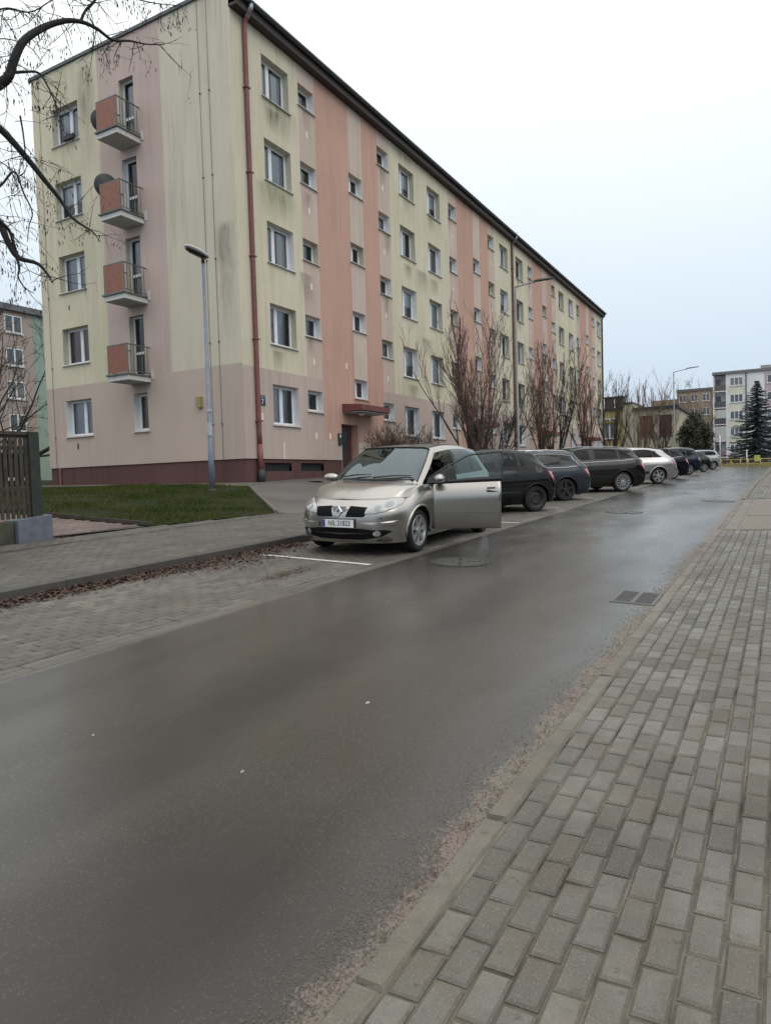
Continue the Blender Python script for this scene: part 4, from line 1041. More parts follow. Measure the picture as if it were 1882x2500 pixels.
def make_car(p, name, label, group=None, detail=True):
    L, Wh, H = p['L'], p['W']/2, p['H']; nu = p.get('nu', 9); nv = p.get('nv', 6)
    belt = p['belt']                                   # list of (xf, z) of the belt line
    bz = lambda x: float(np.interp(x, [q[0] for q in belt], [q[1] for q in belt]))
    cowl, head, rend, gbot = p['cowl'], p['head'], p['rend'], p['gbot']   # (xf, z) on the centre line
    fx, rx = p['fx'], p['rx']; R = p['R']; arch = p.get('arch', R+.045)
    he, hz = p['hood_edge']
    zlo = p.get('zlo', .19); zm = p.get('zm', .56)
    X = lambda xf: L/2-xf
    # ---------------- belt strip P1: front centre -> side -> rear centre
    cols = []
    nosez = p.get('nosez', [zlo, .31, .48, .64])
    NOSE = p.get('nose', ((0, 0), (.35, .015), (.66, .06), (.87, .16), (.965, .34)))
    for yf, xs in p.get('nose', ((0, 0), (.35, .015), (.66, .06), (.87, .16), (.965, .34))):
        row = []
        for q, (dx, wy) in enumerate(((.09, .97), (.025, .99), (0, 1), (.035, .985))):
            row.append((xs+dx*(1-.5*yf), yf*Wh*wy, nosez[q]))
        k = p.get('hood_sweep', .22)
        row.append((he+xs*.9+k*yf**3, yf*Wh*.945, hz+(bz(.34)-hz)*yf**2*.9))
        cols.append(row)
    d0, d1 = p.get('door', (1.32, 2.36)); dr1 = p.get('door2', 3.2)
    sx = sorted([fx-.02, (fx+arch+d0)/2 if fx+arch < d0 else fx+.3, d0, (d0+d1)/2, d1, dr1-.1 if dr1 < rx-arch else dr1, rx, L-.42])
    for x in sx:
        zt = bz(x); ty = .985 if x > cowl[0]-.1 else .955+.03*max(0, (x-.5)/max(.1, cowl[0]-.5))
        row = [(x, Wh*.90, zlo), (x, Wh*.958, zlo+.13), (x, Wh*1.0, zm), (x, Wh*.985, zt-.125), (x, Wh*(ty-.06), zt)]
        cols.append(row)
    for yf, xs in ((.95, .20), (.80, .07), (.45, .015), (0, 0)):
        zt = p['tail_z']; row = []
        for q, (dx, wy, z) in enumerate(((.08, .97, zlo+.06), (.02, .99, zlo+.17), (0, 1, zm), (p.get('tail_in', .06), .98, (zm+zt)/2+.05), (p.get('tail_in2', .13), .95, zt))):
            row.append((L-xs-dx, yf*Wh*wy, z))
        cols.append(row)
    C1 = [[(X(a), b, c) for a, b, c in r] for r in cols]
    G1 = surface(C1, nu, nv)
    # ---------------- top P2: hood, windscreen, roof, tailgate
    def colm(x0, z0, y0, x1, z1, y1, x2, z2, y2, x3, z3, x4, z4): return [(x0,y0*Wh,z0),(x1,y1*Wh,z1),(x2,y2*Wh,z2),(x3,.36*Wh,z3),(x4,0,z4)]
    cx, cz = cowl; hx, hzz = head; ex, ez = rend; gx_, gz_ = gbot
    rw = p.get('roof_w', .70); mid = (hx+ex)/2; rc = p.get('crown', .04); rz_ = lambda x: float(np.interp(x, [hx, (hx+mid)/2+.1, mid, ex], [hzz, H-.012, H, ez]))
    sw = p.get('hood_sweep', .22); y4 = .945
    hs = lambda yf: (he+float(np.interp(yf, [q_[0] for q_ in NOSE],[q_[1] for q_ in NOSE]))*.9+sw*yf**3+.012, hz+(bz(.34)-hz)*yf**2*.9+.004)
    C2 = []
    r0 = []
    for yf in (.965, .78, .58, .3, 0): a, b = hs(yf); r0.append((a, yf*Wh*y4, b+.006))
    C2.append(r0)
    hm = (he+cx)/2; hzm = (hz+cz)/2+p.get('hood_bulge', .045)
    xh_ = (hs(.965)[0]+cx+p.get('a_back', .16))/2; C2.append(colm(xh_, bz(xh_)+.004, .925, hm+.06, hzm-.035, .80, hm+.03, hzm-.012, .60, hm, hzm, hm, hzm+.006))
    ax = cx+p.get('a_back', .16)                       # foot of the A pillar on the side
    C2.append(colm(ax, bz(ax)+.004, .93, ax-.02, bz(ax)+.02, .885, ax-.06, cz-.02, .82, cx+.03, cz-.003, cx, cz))
    wx = (ax+hx)/2; wz = (cz+hzz)/2
    C2.append(colm(wx+.06, bz(wx)+.004, .945, wx+.05, (bz(ax)+hzz)/2-.02, (.885+rw)/2+.025, wx, (bz(ax)+hzz)/2+.03, (.82+rw-.07)/2+.02, (cx+hx)/2+.02, wz+.022, (cx+hx)/2-.01, wz+.03))
    for x in (hx, d1 if hx+.2 < d1 < ex-.5 else mid, p.get('c_pillar', (mid+ex)/2+.05)):
        zt = rz_(x); C2.append(colm(x+.06, bz(x)+.004, .95, x+.06, zt-.095, rw+.015, x+.03, zt-.04, rw-.06, x, zt-.008, x-.01, zt))
    sx_ = p.get('d_pillar', ex-.05)
    C2.append(colm(sx_+p.get('d_slant', .12), bz(sx_)+.004, .935, sx_, ez-.105, rw-.01, ex-.05, ez-.05, rw-.09, ex-.005, ez-.008, ex, ez))
    C2.append(colm(gx_-.12, p['tail_z']+.0, .90, gx_-.06, gz_-.0, .80, gx_-.03, gz_, .66, gx_-.005, gz_, gx_, gz_+.005))
    C2 = [[(X(a), b, c) for a, b, c in r] for r in C2]
    G2 = surface(C2, nu, nv, cu=(2, 4, 7))
    # close the seam: the top's outer edge follows the belt strip, easing out over the first rows
    tr_ = G1[:, -1]; sidx = [i for i in range(len(tr_)) if 4*nu <= i <= len(tr_)-1-3*nu]; xs_ = tr_[sidx, 0][::-1]
    for i in range(G2.shape[0]):
        x = G2[i, 0, 0]
        if xs_[0] <= x <= xs_[-1]:
            tgt = np.array([x, np.interp(x, xs_, tr_[sidx, 1][::-1])-.002, np.interp(x, xs_, tr_[sidx, 2][::-1])+.002]); dlt = tgt-G2[i, 0]
            for j in range(nv+1): G2[i, j] += dlt*(1-j/(nv+1))**2
    fidx = [i for i in range(len(tr_)) if i <= 4*nu]; ys_ = tr_[fidx, 1]
    for j in range(G2.shape[1]):
        y = G2[0, j, 1]; tgt = np.array([np.interp(y, ys_, tr_[fidx, 0])-.004, y, np.interp(y, ys_, tr_[fidx, 2])+.003]); dlt = tgt-G2[0, j]
        for i in range(nu): G2[i, j] += dlt*(1-i/nu)**2
    nC2 = len(C2)
    root = empty(name, (0,0,0), 0, label, 'car', group)
    pm, gm = p['paint'], p.get('glass', MT['tintglass'])
    # ---------------- body faces
    body = MB(); parts = {}
    def emit(key, quad):
        parts.setdefault(key, MB()).add(quad, [(0,1,2,3)])
    open_door = p.get('open_door', False)
    nU1, nV1 = G1.shape[:2]
    iu = lambda x: [i for i in range(nU1)][int(np.argmin(abs(G1[:, nV1//2, 0]-X(x))+ (np.arange(nU1) < 5*nu-nu)*9+(np.arange(nU1) > nU1-3*nu)*9))]
    uD0, uD1 = iu(d0), iu(d1); vD0 = int(nv*.75)
    def snap(Q):
        A = G1.copy()
        for wx_ in (fx, rx):
            dx = A[..., 0]-X(wx_); dz = A[..., 2]-R; r = np.hypot(dx, dz); m_ = (r < arch) & (A[..., 1] > Wh*.8)
            s_ = arch/np.maximum(r, 1e-3); A[..., 0] = np.where(m_, X(wx_)+dx*s_, A[..., 0]); A[..., 2] = np.where(m_, R+dz*s_, A[..., 2])
        return A
    G1o = G1; G1s = snap(G1)
    def inside_(i, j): 
        for wx_ in (fx, rx):
            if all(math.hypot(G1o[a, b, 0]-X(wx_), G1o[a, b, 2]-R) < arch and G1o[a, b, 1] > Wh*.8 for a, b in ((i,j),(i+1,j),(i+1,j+1),(i,j+1))): return True
        return False
    flip = np.array([1,-1,1])
    for i in range(nU1-1):
        for j in range(nV1-1):
            if inside_(i, j): continue
            q = [G1s[i,j], G1s[i+1,j], G1s[i+1,j+1], G1s[i,j+1]]
            isdoor = open_door and uD0 <= i < uD1 and j >= vD0
            emit('door' if isdoor else 'body', q)
            emit('body', [x*flip for x in q[::-1]])
    # G2 zones
    gl0, gl1 = 2*nu, 4*nu                               # windscreen columns
    jr1, jr2 = nv, 2*nv
    bp = p.get('b_pillar_u', 5*nu); cp = p.get('c_pillar_u', 6*nu)
    for i in range(G2.shape[0]-1):
        for j in range(G2.shape[1]-1):
            q = [G2[i,j], G2[i,j+1], G2[i+1,j+1], G2[i+1,j]]; qm = [x*flip for x in q[::-1]]
            key = 'body'
            if gl0+0 <= i < gl1 and j >= jr2: key = 'windscreen'
            elif gl0+1 <= i < 7*nu and 0 < j < jr1-0:
                if i < 2*nu+2: key = 'mirror_sail'
                elif i in (bp-1, bp) : key = 'pillar_b'
                elif i == cp and p.get('c_bar', True): key = 'pillar_c'
                elif i >= 7*nu-p.get('d_width', 3): key = 'body' 
                else: key = 'side_window'
            elif 7*nu+1 <= i < 8*nu-1 and j >= jr2-1: key = 'rear_window'
            elif p.get('sunroof') and 4*nu+2 <= i < 6*nu-2 and j >= jr2+1: key = 'sunroof'
            if open_door and 2*nu <= i < bp-1 and j < jr1 and key in ('side_window','pillar_b','mirror_sail','body'):
                kk = {'side_window': 'door_window', 'mirror_sail': 'door_sail', 'pillar_b': 'door_sail', 'body': 'door_sail'}[key]
                if abs(i-(2*nu+int(nu*1.15))) < 1 and key == 'side_window': kk = 'door_sail'
                emit(kk, q)
            else: emit(key+('' if key in ('body','windscreen','rear_window','sunroof') else '_l'), q)
            emit(key+('' if key in ('body','windscreen','rear_window','sunroof') else '_r'), qm)
    def weld(o, dist=.0008):
        b = bmesh.new(); b.from_mesh(o.data); bmesh.ops.remove_doubles(b, verts=b.verts, dist=dist); bmesh.ops.recalc_face_normals(b, faces=b.faces); b.to_mesh(o.data); b.free()
        o.data.polygons.foreach_set('use_smooth', [True]*len(o.data.polygons)); return o
    bo = weld(parts['body'].build('body', pm, root, smooth=True))
    for key, nm, mt in (('windscreen','windscreen',p.get('screen_glass', gm)),('rear_window','rear_window',gm),('sunroof','sunroof',p.get('roof_glass', MT['trim']))):
        if key in parts: weld(parts[key].build(nm, mt, root))
    for sd_ in 'lr':
        if 'side_window_'+sd_ in parts: weld(parts['side_window_'+sd_].build('side_window', gm, root))
        for k in ('pillar_b_', 'pillar_c_', 'mirror_sail_'):
            if k+sd_ in parts: weld(parts[k+sd_].build('pillar_trim', MT['trim'], root))
    # ---------------- underside, wheel wells, cabin
    m_ = MB(); m_.box(X(L-.12), X(.14), -Wh*.80, Wh*.80, zlo+.03, zlo+.06)
    for s_ in (-1, 1):
        for wx_ in (fx, rx):
            n = 14; v = []
            for y in (Wh*.55*s_, Wh*.985*s_):
                for k in range(n+1): a = -.15+(math.pi+.3)*k/n; v.append((X(wx_)+(arch+.004)*math.cos(a), y, R+(arch+.004)*math.sin(a)))
            m_.add(v, [(k, k+1, n+2+k, n+1+k) for k in range(n)]); m_.add([v[k] for k in range(n+1)], [tuple(range(n+1))])
    m_.build('underbody', MT['trim'], root)
    m_ = MB(); m_.box(X(gx_-.25), X(ax-.2), -Wh*.84, Wh*.84, zlo+.07, zlo+.11)
    m_.add([(X(cx-.05),-Wh*.86,.45),(X(cx-.05),Wh*.86,.45),(X(cx-.02),Wh*.80,cz-.10),(X(cx-.02),-Wh*.80,cz-.10),(X(ax+.45),-Wh*.86,.45),(X(ax+.45),Wh*.86,.45),(X(ax+.38),Wh*.86,cz-.12),(X(ax+.38),-Wh*.86,cz-.12)],
        [(0,1,2,3),(3,2,6,7),(4,7,6,5),(0,4,5,1),(0,3,7,4),(1,5,6,2)])
    m_.add([(X(ex-.35),-Wh*.84,.3),(X(ex-.35),Wh*.84,.3),(X(gx_-.2),Wh*.84,bz(ex)-.08),(X(gx_-.2),-Wh*.84,bz(ex)-.08)], [(0,1,2,3)])
    m_.build('cabin_floor', MT['interior'], root)
    def seat(xf, y, w=.46):
        s_ = MB(); sec = [(.30,.42),(.28,.52),(.0,.50),(-.22,.48),(-.27,.40)]
        def slab(pts, wd, th):
            n = len(pts); v = []
            for (a, b) in pts:
                v += [(X(xf)+a, y-wd/2, b), (X(xf)+a, y+wd/2, b)]
            s_.add(v, [(2*i, 2*i+1, 2*i+3, 2*i+2) for i in range(n-1)])
        for k in range(2): pass
        def rbox(cx_, cz_, lx, lz, wd, ang):
            m4 = Matrix.Translation((X(xf)+cx_, y, cz_)) @ Matrix.Rotation(ang, 4, 'Y'); bb = bmesh.new(); bmesh.ops.create_cube(bb, size=1)
            bmesh.ops.scale(bb, vec=(lx, wd, lz), verts=bb.verts); bmesh.ops.bevel(bb, geom=bb.edges[:], offset=.05, segments=2, affect='EDGES')
            bb.verts.ensure_lookup_table(); s_.add([tuple(m4 @ q.co) for q in bb.verts], [tuple(w_.index for w_ in f_.verts) for f_ in bb.faces]); bb.free()
        rbox(.02, .48, .52, .18, w, .08); rbox(-.33, .82, .15, .66, w*.95, -.22); rbox(-.43, 1.24, .10, .19, .26, -.15)
        s_.build('seat', MT['interior'], root, smooth=True)
    seat(ax+1.02, Wh*.42); seat(ax+1.02, -Wh*.42)
    if detail: seat(ax+1.85, Wh*.45, .5); seat(ax+1.85, -Wh*.45, .5)
    if detail:
        s_ = MB(); c0 = Vector((X(ax+.52), Wh*.42, cz-.12)); ux = Vector((.35,0,.94)).normalized(); uy = Vector((0,1,0))
        s_.tube([c0+(ux*math.cos(a)+uy*math.sin(a))*.18 for a in [2*math.pi*k/20 for k in range(21)]], .014, 6); s_.tube([c0+ux*.17, c0-ux*.17], .014, 6); s_.tube([c0+uy*.17, c0-uy*.17], .016, 6); s_.build('steering_wheel', MT['interior'], root, smooth=True)
    # ---------------- wheels
    def wheel(x, s_):
        wt = MB(); w2 = .105; o_ = (0,0,0); rr = p.get('rim_r', .225)
        wt.lathe([(rr,-w2*.9),(R*.90,-w2),(R*.975,-w2*.8),(R,-w2*.45),(R,w2*.45),(R*.975,w2*.8),(R*.90,w2),(rr+.01,w2*.9),(rr-.005,w2*.6),(rr-.02,w2*.2),(.02,w2*.05)], 36, axis='y')
        wo = wt.build('wheel', MT['tyre'], root, smooth=True, loc=(X(x), s_*(Wh-.125), R))
        rm = MB(); side = 1
        rm.lathe([(rr+.012,w2*.86),(rr+.006,w2*.98),(rr-.012,w2*.98),(rr-.028,w2*.55)], 36, axis='y')
        nS = p.get('spokes', 7); st_ = p.get('wheel_style', 'spoke')
        if st_ == 'steel':
            rm.lathe([(rr-.02,w2*.5),(rr-.05,w2*.30),(.12,w2*.55),(.09,w2*.62),(.06,w2*.45),(.03,w2*.5),(.001,w2*.5)], 28, axis='y')
        else:
            sw_ = p.get('spoke_w', .052)
            for k in range(nS):
                a = 2*math.pi*k/nS+.3; u = Vector((math.cos(a),0,math.sin(a))); t_ = Vector((-math.sin(a),0,math.cos(a)))
                P_ = []
                for rr_, wd, yy in ((.035, sw_*.55, .80), (rr*.5, sw_*.42, .88), (rr-.012, sw_*.62, .93)):
                    for sg in (-1, 1): P_.append(u*rr_+t_*wd*sg+Vector((0, w2*yy, 0))); 
                    for sg in (-1, 1): P_.append(u*rr_+t_*wd*1.25*sg+Vector((0, w2*yy-.035, 0)))
                rm.add(P_, [(0,1,5,4),(4,5,9,8),(0,4,6,2),(1,3,7,5),(4,8,10,6),(5,7,11,9)])
            rm.lathe([(.062,w2*.75),(.055,w2*.92),(.03,w2*.97),(.001,w2*.97)], 16, axis='y')
        if s_ < 0: wo.rotation_euler = (0,0,math.pi)
        rm.build('rim', p.get('rim_mat', MT['alloy']), wo, smooth=(st_ == 'steel'))
        if st_ != 'steel':
            bd = MB(); bd.lathe([(rr-.02,w2*.30),(.17,w2*.34),(.001,w2*.36)], 24, axis='y'); bd.build('brake_disc', MT['steel_black'], wo)
        return wo
    for s_ in (-1, 1):
        for x in (fx, rx):
            w_ = wheel(x, s_)
            if x == fx and p.get('steer'): w_.rotation_euler = (0, 0, w_.rotation_euler[2]+p['steer'])
    # ---------------- arch lips
    if p.get('arch_lip', True):
        for s_ in (-1, 1):
            for wx_ in (fx, rx):
                pts = []; lip = MB()
                for k in range(21):
                    a = -.12+(math.pi+.24)*k/20; x = X(wx_)+(arch+.006)*math.cos(a); z = R+(arch+.006)*math.sin(a)
                    dd = (G1o[..., 0]-x)**2+(G1o[..., 2]-z)**2+np.where(G1o[..., 1] < Wh*.7, 9, 0); ii = np.unravel_index(np.argmin(dd), dd.shape)
                    pts.append((x, s_*(G1o[ii][1]+.004), z))
                lip.tube(pts, p.get('lip_r', .016), 6)
                lip.build('arch_trim', p.get('lip_mat', pm), root, smooth=True)
    # ---------------- decals: thin raised pieces following the body
    def uvp(u, v):
        a = min(max(u*nu, 0), nU1-1.001); b = min(max(v*nv, 0), nV1-1.001); i, j = int(a), int(b); fa, fb = a-i, b-j
        return (G1[i,j]*(1-fa)*(1-fb)+G1[i+1,j]*fa*(1-fb)+G1[i+1,j+1]*fa*fb+G1[i,j+1]*(1-fa)*fb)
    def nrm(u, v):
        e_ = .02; a = uvp(u+e_, v)-uvp(u-e_, v); b = uvp(u, v+e_)-uvp(u, v-e_); n_ = np.cross(b, a); n_ = n_/max(np.linalg.norm(n_), 1e-9)
        return n_ if n_[1] > -.2 or True else -n_
    c_out = np.array([0, 0, .6])
    def decal(nm, poly, mat, off=.006, sides=(1, -1), parent=None, step=.12, lift=0):
        pts = [Vector(q) for q in poly]; n = len(pts); us = [q[0] for q in poly]; vs = [q[1] for q in poly]
        u = min(us)
        while u < max(us):
            v = min(vs)
            while v < max(vs): pts.append(Vector((u, v))); v += step
            u += step
        V, E_, F, *_ = delaunay_2d_cdt(pts, [(i, (i+1) % n) for i in range(n)], [list(range(n))], 1, 1e-5)
        P_ = []
        for q in V:
            b = uvp(q[0], q[1]); nn = nrm(q[0], q[1]); 
            if np.dot(nn, b-np.array([0,0,b[2]])) < 0: nn = -nn
            P_.append(b+nn*off)
        res = []
        for s_ in sides:
            m2 = MB(); m2.add([x*np.array([1, s_, 1]) for x in P_], [tuple(f_) for f_ in F]); o = m2.build(nm, mat, parent or root, smooth=True); fix_normals(o); res.append(o)
        return res
    def find(x=None, z=None, y=None, side=True):
        "surface parameters of a point given by (xf, z) on the side or (y, z) on the front"
        g = G1o; dd = (g[..., 2]-z)**2
        if side: dd = dd+(g[..., 0]-X(x))**2+np.where(np.arange(nU1)[:, None] < 3.6*nu, 9, 0)+np.where(np.arange(nU1)[:, None] > (len(C1)-3.4)*nu, 9, 0)
        else: dd = dd+(g[..., 1]-y)**2+np.where(np.arange(nU1)[:, None] > 4*nu, 9, 0)
        i, j = np.unravel_index(np.argmin(dd), dd.shape); return i/nu, j/nv
    p['_'] = dict(root=root, decal=decal, find=find, uvp=uvp, X=X, parts=parts, weld=weld, Wh=Wh, nC1=len(C1), bz=bz, body=bo, G1=G1, G2=G2, nu=nu, nv=nv, d0=d0, d1=d1, cz=cz, ax=ax)
    # shut lines and handles
    def vline(xf, z0, z1, w=.012):
        a = find(xf, z0); b = find(xf, z1); n = nu; du = w/max(.02, abs(uvp(a[0]+.05, 2)[0]-uvp(a[0]-.05, 2)[0])/.1)
        return [(a[0]-du/2, a[1]), (a[0]+du/2, a[1]), (b[0]+du/2, b[1]), (b[0]-du/2, b[1])]
    sides_ = (1, -1)
    for xd in (d0, d1, dr1 if dr1 < rx-arch-.02 else None):
        if xd is None: continue
        if open_door and xd in (d0, d1): decal('shut_line', vline(xd, zlo+.13, bz(xd)-.01), MT['trim'], .002, (-1,)); continue
        decal('shut_line', vline(xd, zlo+.13, bz(xd)-.01), MT['trim'], .002)
    def hpiece(nm, x0, x1, z0, z1, mat, off, sides=sides_, z0b=None, z1b=None):
        a = find(x0, z0); b = find(x1, z0 if z0b is None else z0b); c_ = find(x1, z1 if z1b is None else z1b); d = find(x0, z1)
        return decal(nm, [a, b, c_, d], mat, off, sides)
    p['_']['hpiece'] = hpiece
    hzl = p.get('handle_z', bz(d1)-.13)
    for xh in ([d1-.24] if not open_door else [])+([dr1-.26] if dr1 < rx+.2 else []): 
        hpiece('door_handle', xh, xh+.19, hzl, hzl+.035, p.get('handle_mat', pm), .022)
    if open_door: hpiece('door_handle', d1-.24, d1-.05, hzl, hzl+.035, pm, .022, (-1,))
    if p.get('molding'):
        z0, z1, mt_ = p['molding']
        for a, b in ((d0+.02, d1-.02), (d1+.02, min(dr1, rx-arch)-.03)):
            if open_door and a < d1: hpiece('side_molding', a, b, z0, z1, mt_, .012, (-1,)); continue
            hpiece('side_molding', a, b, z0, z1, mt_, .012)
    def along(v, i0, i1, s_): return [Vector((G2[i, v, 0], s_*G2[i, v, 1], G2[i, v, 2]))+Vector((0, s_*.006, .002)) for i in range(i0, i1)]
    if p.get('trim_line'):
        for s_ in (-1, 1):
            m2 = MB(); m2.tube(along(0, 2*nu+1, 7*nu, s_), .009, 5); m2.build('belt_trim', p['trim_line'], root, smooth=True)
            if p.get('trim_full'): m2 = MB(); m2.tube(along(nv, 3*nu, 7*nu, s_)+[Vector((G2[7*nu, j, 0], s_*G2[7*nu, j, 1]+s_*.006, G2[7*nu, j, 2])) for j in range(nv, -1, -1)], .009, 5); m2.build('window_trim', p['trim_line'], root, smooth=True)
    if p.get('screen_seal'):
        m2 = MB(); j2 = 2*nv; rowp = lambda i, s_: [Vector((G2[i, j, 0]+.003, s_*G2[i, j, 1], G2[i, j, 2]+.004)) for j in range(j2, G2.shape[1])]
        edge = lambda s_: [Vector((G2[i, j2, 0]+.003, s_*G2[i, j2, 1], G2[i, j2, 2]+.004)) for i in range(2*nu, 4*nu+1)]
        m2.tube(edge(1), .012, 5); m2.tube(edge(-1), .012, 5); m2.tube(rowp(4*nu, 1)+rowp(4*nu, -1)[::-1], .012, 5); m2.build('screen_seal', MT['trim'], root, smooth=True)
    # mirrors
    def mirror(s_, parent=root, xf_=ax+.30, z_=bz(ax)+.02, y_=Wh*.93):
        bb = bmesh.new(); bmesh.ops.create_uvsphere(bb, u_segments=16, v_segments=10, radius=1); m2 = MB()
        m2.add([(X(xf_)+q.co.x*.085, s_*(y_+.185+q.co.y*.145), z_+.075+q.co.z*.075*(1 if q.co.z > 0 else .8)) for q in bb.verts], [tuple(w_.index for w_ in f_.verts) for f_ in bb.faces]); bb.free()
        o = m2.build('mirror', pm, parent, smooth=True)
        m2 = MB(); m2.beam((X(xf_)-.01, s_*(y_-.02), z_+.0), (X(xf_), s_*(y_+.10), z_+.05), .06, .035); m2.build('mirror_arm', MT['trim'], o)
        return o
    if open_door: mirror(-1)
    else: mirror(1); mirror(-1)
    p['_']['mirror'] = mirror
    if p.get('rails'):
        for s_ in (-1, 1):
            m2 = MB(); pts = [(X(x+.04), s_*Wh*(rw-.02), rz_(x)-.045+.055*(0 if k in (0, 6) else 1)) for k, x in enumerate(lin(hx+.15, ex-.12, 7))]
            m2.tube(pts, .014, 6); m2.build('roof_rail', p['rails'], root, smooth=True)
    return root

def seat_on_ground(root, X0, Y0, ang):
    "stand a car on the sloping ground with its local x along the heading"
    fwd = Vector((math.cos(ang), math.sin(ang), 0)); lft = Vector((-math.sin(ang), math.cos(ang), 0))
    z = lambda a, b: zg(X0+fwd.x*a+lft.x*b, Y0+fwd.y*a+lft.y*b)
    s1 = (z(1.3,.7)+z(1.3,-.7)-z(-1.3,.7)-z(-1.3,-.7))/5.2; s2 = (z(1.3,.7)+z(-1.3,.7)-z(1.3,-.7)-z(-1.3,-.7))/2.8
    F = (fwd+Vector((0,0,s1))).normalized(); Lf = (lft+Vector((0,0,s2))); Lf = (Lf-F*Lf.dot(F)).normalized(); U = F.cross(Lf)
    M_ = Matrix.Identity(4)
    zc = (z(1.3,.7)+z(1.3,-.7)+z(-1.3,.7)+z(-1.3,-.7))/4
    for i in range(3): M_[i][0] = F[i]; M_[i][1] = Lf[i]; M_[i][2] = U[i]
    M_[0][3], M_[1][3], M_[2][3] = X0, Y0, zc+.004
    root.matrix_world = M_; root.rotation_mode = 'XYZ'
    root.location = M_.to_translation(); root.rotation_euler = M_.to_euler()

def number_plate(parent, loc, rot, txt='NIL 21823', front=True):
    m2 = MB(); m2.box(-.26, .26, -.057, .057, 0, .004); o = m2.build('number_plate', MT['white_paint'], parent, loc=loc); o.rotation_euler = rot
    m2 = MB(); m2.box(-.256, -.215, -.052, .052, .004, .006); m2.build('country_strip', plain('blue_strip', (.02,.05,.25), .4), o)
    m2 = MB(); m2.box(-.272, .272, -.068, .068, -.006, -.0005); m2.build('plate_holder', MT['trim'], o)
    if txt:
        me = text_mesh(txt, .098, .0015); me.materials.append(MT['trim']); t_ = link('lettering', me, o, (.022, 0, .0055)); t_.scale = (.88, 1.05, 1)
    return o
# ---------------------------------------------------------------- the silver people carrier with its door open
SC = dict(nose=((0,0),(.35,.03),(.64,.11),(.84,.25),(.955,.45)), L=4.26, W=1.81, H=1.61, belt=[(0,.82),(.34,.835),(.8,.91),(1.15,.975),(1.9,1.0),(3.2,1.04),(4.26,1.08)],
    cowl=(.93,1.045), head=(1.80,1.545), rend=(3.86,1.53), gbot=(4.14,1.06), fx=.83, rx=3.515, R=.318, arch=.368,
    hood_edge=(.20,.805), hood_sweep=.10, nosez=[.19,.30,.47,.655], zm=.53, tail_z=1.04, a_back=.20, hood_bulge=.05, roof_w=.715, rim_r=.222,
    paint=paint('champagne_silver_paint', (.42,.40,.375), .9, .25, .08), glass=MT['carglass'], screen_glass=glass('windscreen_glass', (.55,.68,.64), .012, 2.05, 0, (.82,.95,1)), door=(1.32,2.36), door2=3.15, c_pillar=3.05, d_pillar=3.72,
    spokes=7, spoke_w=.05, open_door=True, sunroof=True, screen_seal=True, roof_glass=plain('dark_glass_roof', (.02,.03,.024), .15), lip_r=.02, handle_z=.87, nu=12, nv=8)
SC['molding'] = (.50,.545, SC['paint'])
random.seed(5)
sc = make_car(SC, 'silver_people_carrier', 'champagne silver people carrier with its front door swung open', None)
Q = SC['_']; X_ = Q['X']; Wh_ = Q['Wh']; dec = Q['decal']; fnd = Q['find']
# headlights
HLP = [(1.32,2.74),(1.38,3.10),(1.72,3.48),(2.25,3.80),(2.8,3.95),(3.3,3.97),(3.55,3.82),(3.48,3.45),(3.1,3.15),(2.5,2.93),(1.9,2.79)]
hc_ = (2.5,3.35)
dec('headlight_gasket', [(hc_[0]+(a-hc_[0])*1.035, min(4.0, hc_[1]+(b-hc_[1])*1.07)) for a, b in HLP], MT['trim'], .005, step=.1)
hl = dec('headlight', HLP, MT['headlight'], .010, step=.1)
MT['ring'] = plain('lamp_ring_grey', (.33,.34,.35), .25, .6)
for (u, v, ru, rv) in ((2.0,3.16,.22,.24),(2.62,3.42,.28,.28)):
    el = lambda k_: [(u+ru*k_*math.cos(a_), v+rv*k_*math.sin(a_)) for a_ in [2*math.pi*i/20 for i in range(20)]]
    for o_, c_ in zip(dec('lamp_ring', el(1), MT['ring'], .013, step=.08), hl): o_.parent = c_
    for o_, c_ in zip(dec('lamp_bowl', el(.72), MT['bulb'], .016, step=.08), hl): o_.parent = c_
MT['blackhole'] = plain('black_grille_mesh', (.006,.006,.007), .8, spec=.15)
MT['steel_grey'] = plain('dull_grey_plastic', (.06,.06,.06), .5)
dec('hood_seam', [(0,3.93),(3.7,3.93),(3.7,3.985),(0,3.985)], MT['trim'], .003, step=.15)
# grille slots, bumper mouth
def front_poly(pts): return [fnd(y=a, z=b, side=False) for a, b in pts]
dec('grille', front_poly([(.105,.575),(.38,.575),(.435,.61),(.42,.70),(.165,.715)]), MT['blackhole'], .004, step=.1)
m2 = MB()
dec('lower_intake', front_poly([(0,.245),(.35,.25),(.60,.285),(.74,.36),(.68,.39),(.3,.405),(0,.405)]), MT['blackhole'], .004, step=.1)
dec('intake_bar', front_poly([(0,.330),(.5,.334),(.5,.346),(0,.342)]), MT['steel_grey'], .012, step=.1)
fg = dec('fog_lamp', front_poly([(.56+.048*math.cos(a), .338+.040*math.sin(a)) for a in [2*math.pi*k/14 for k in range(14)]]), MT['chrome'], .016, step=.06)
dec('fog_glass', front_poly([(.56+.034*math.cos(a), .338+.028*math.sin(a)) for a in [2*math.pi*k/14 for k in range(14)]]), MT['bulb'], .019, step=.06)
dec('bumper_strip', front_poly([(.33,.435),(.60,.435),(.80,.445),(.80,.505),(.60,.50),(.33,.50)]), SC['paint'], .016, step=.1)
dec('washer_cap', front_poly([(.62+.014*math.cos(a), .553+.012*math.sin(a)) for a in [2*math.pi*k/8 for k in range(8)]]), MT['trim'], .014, step=.02)
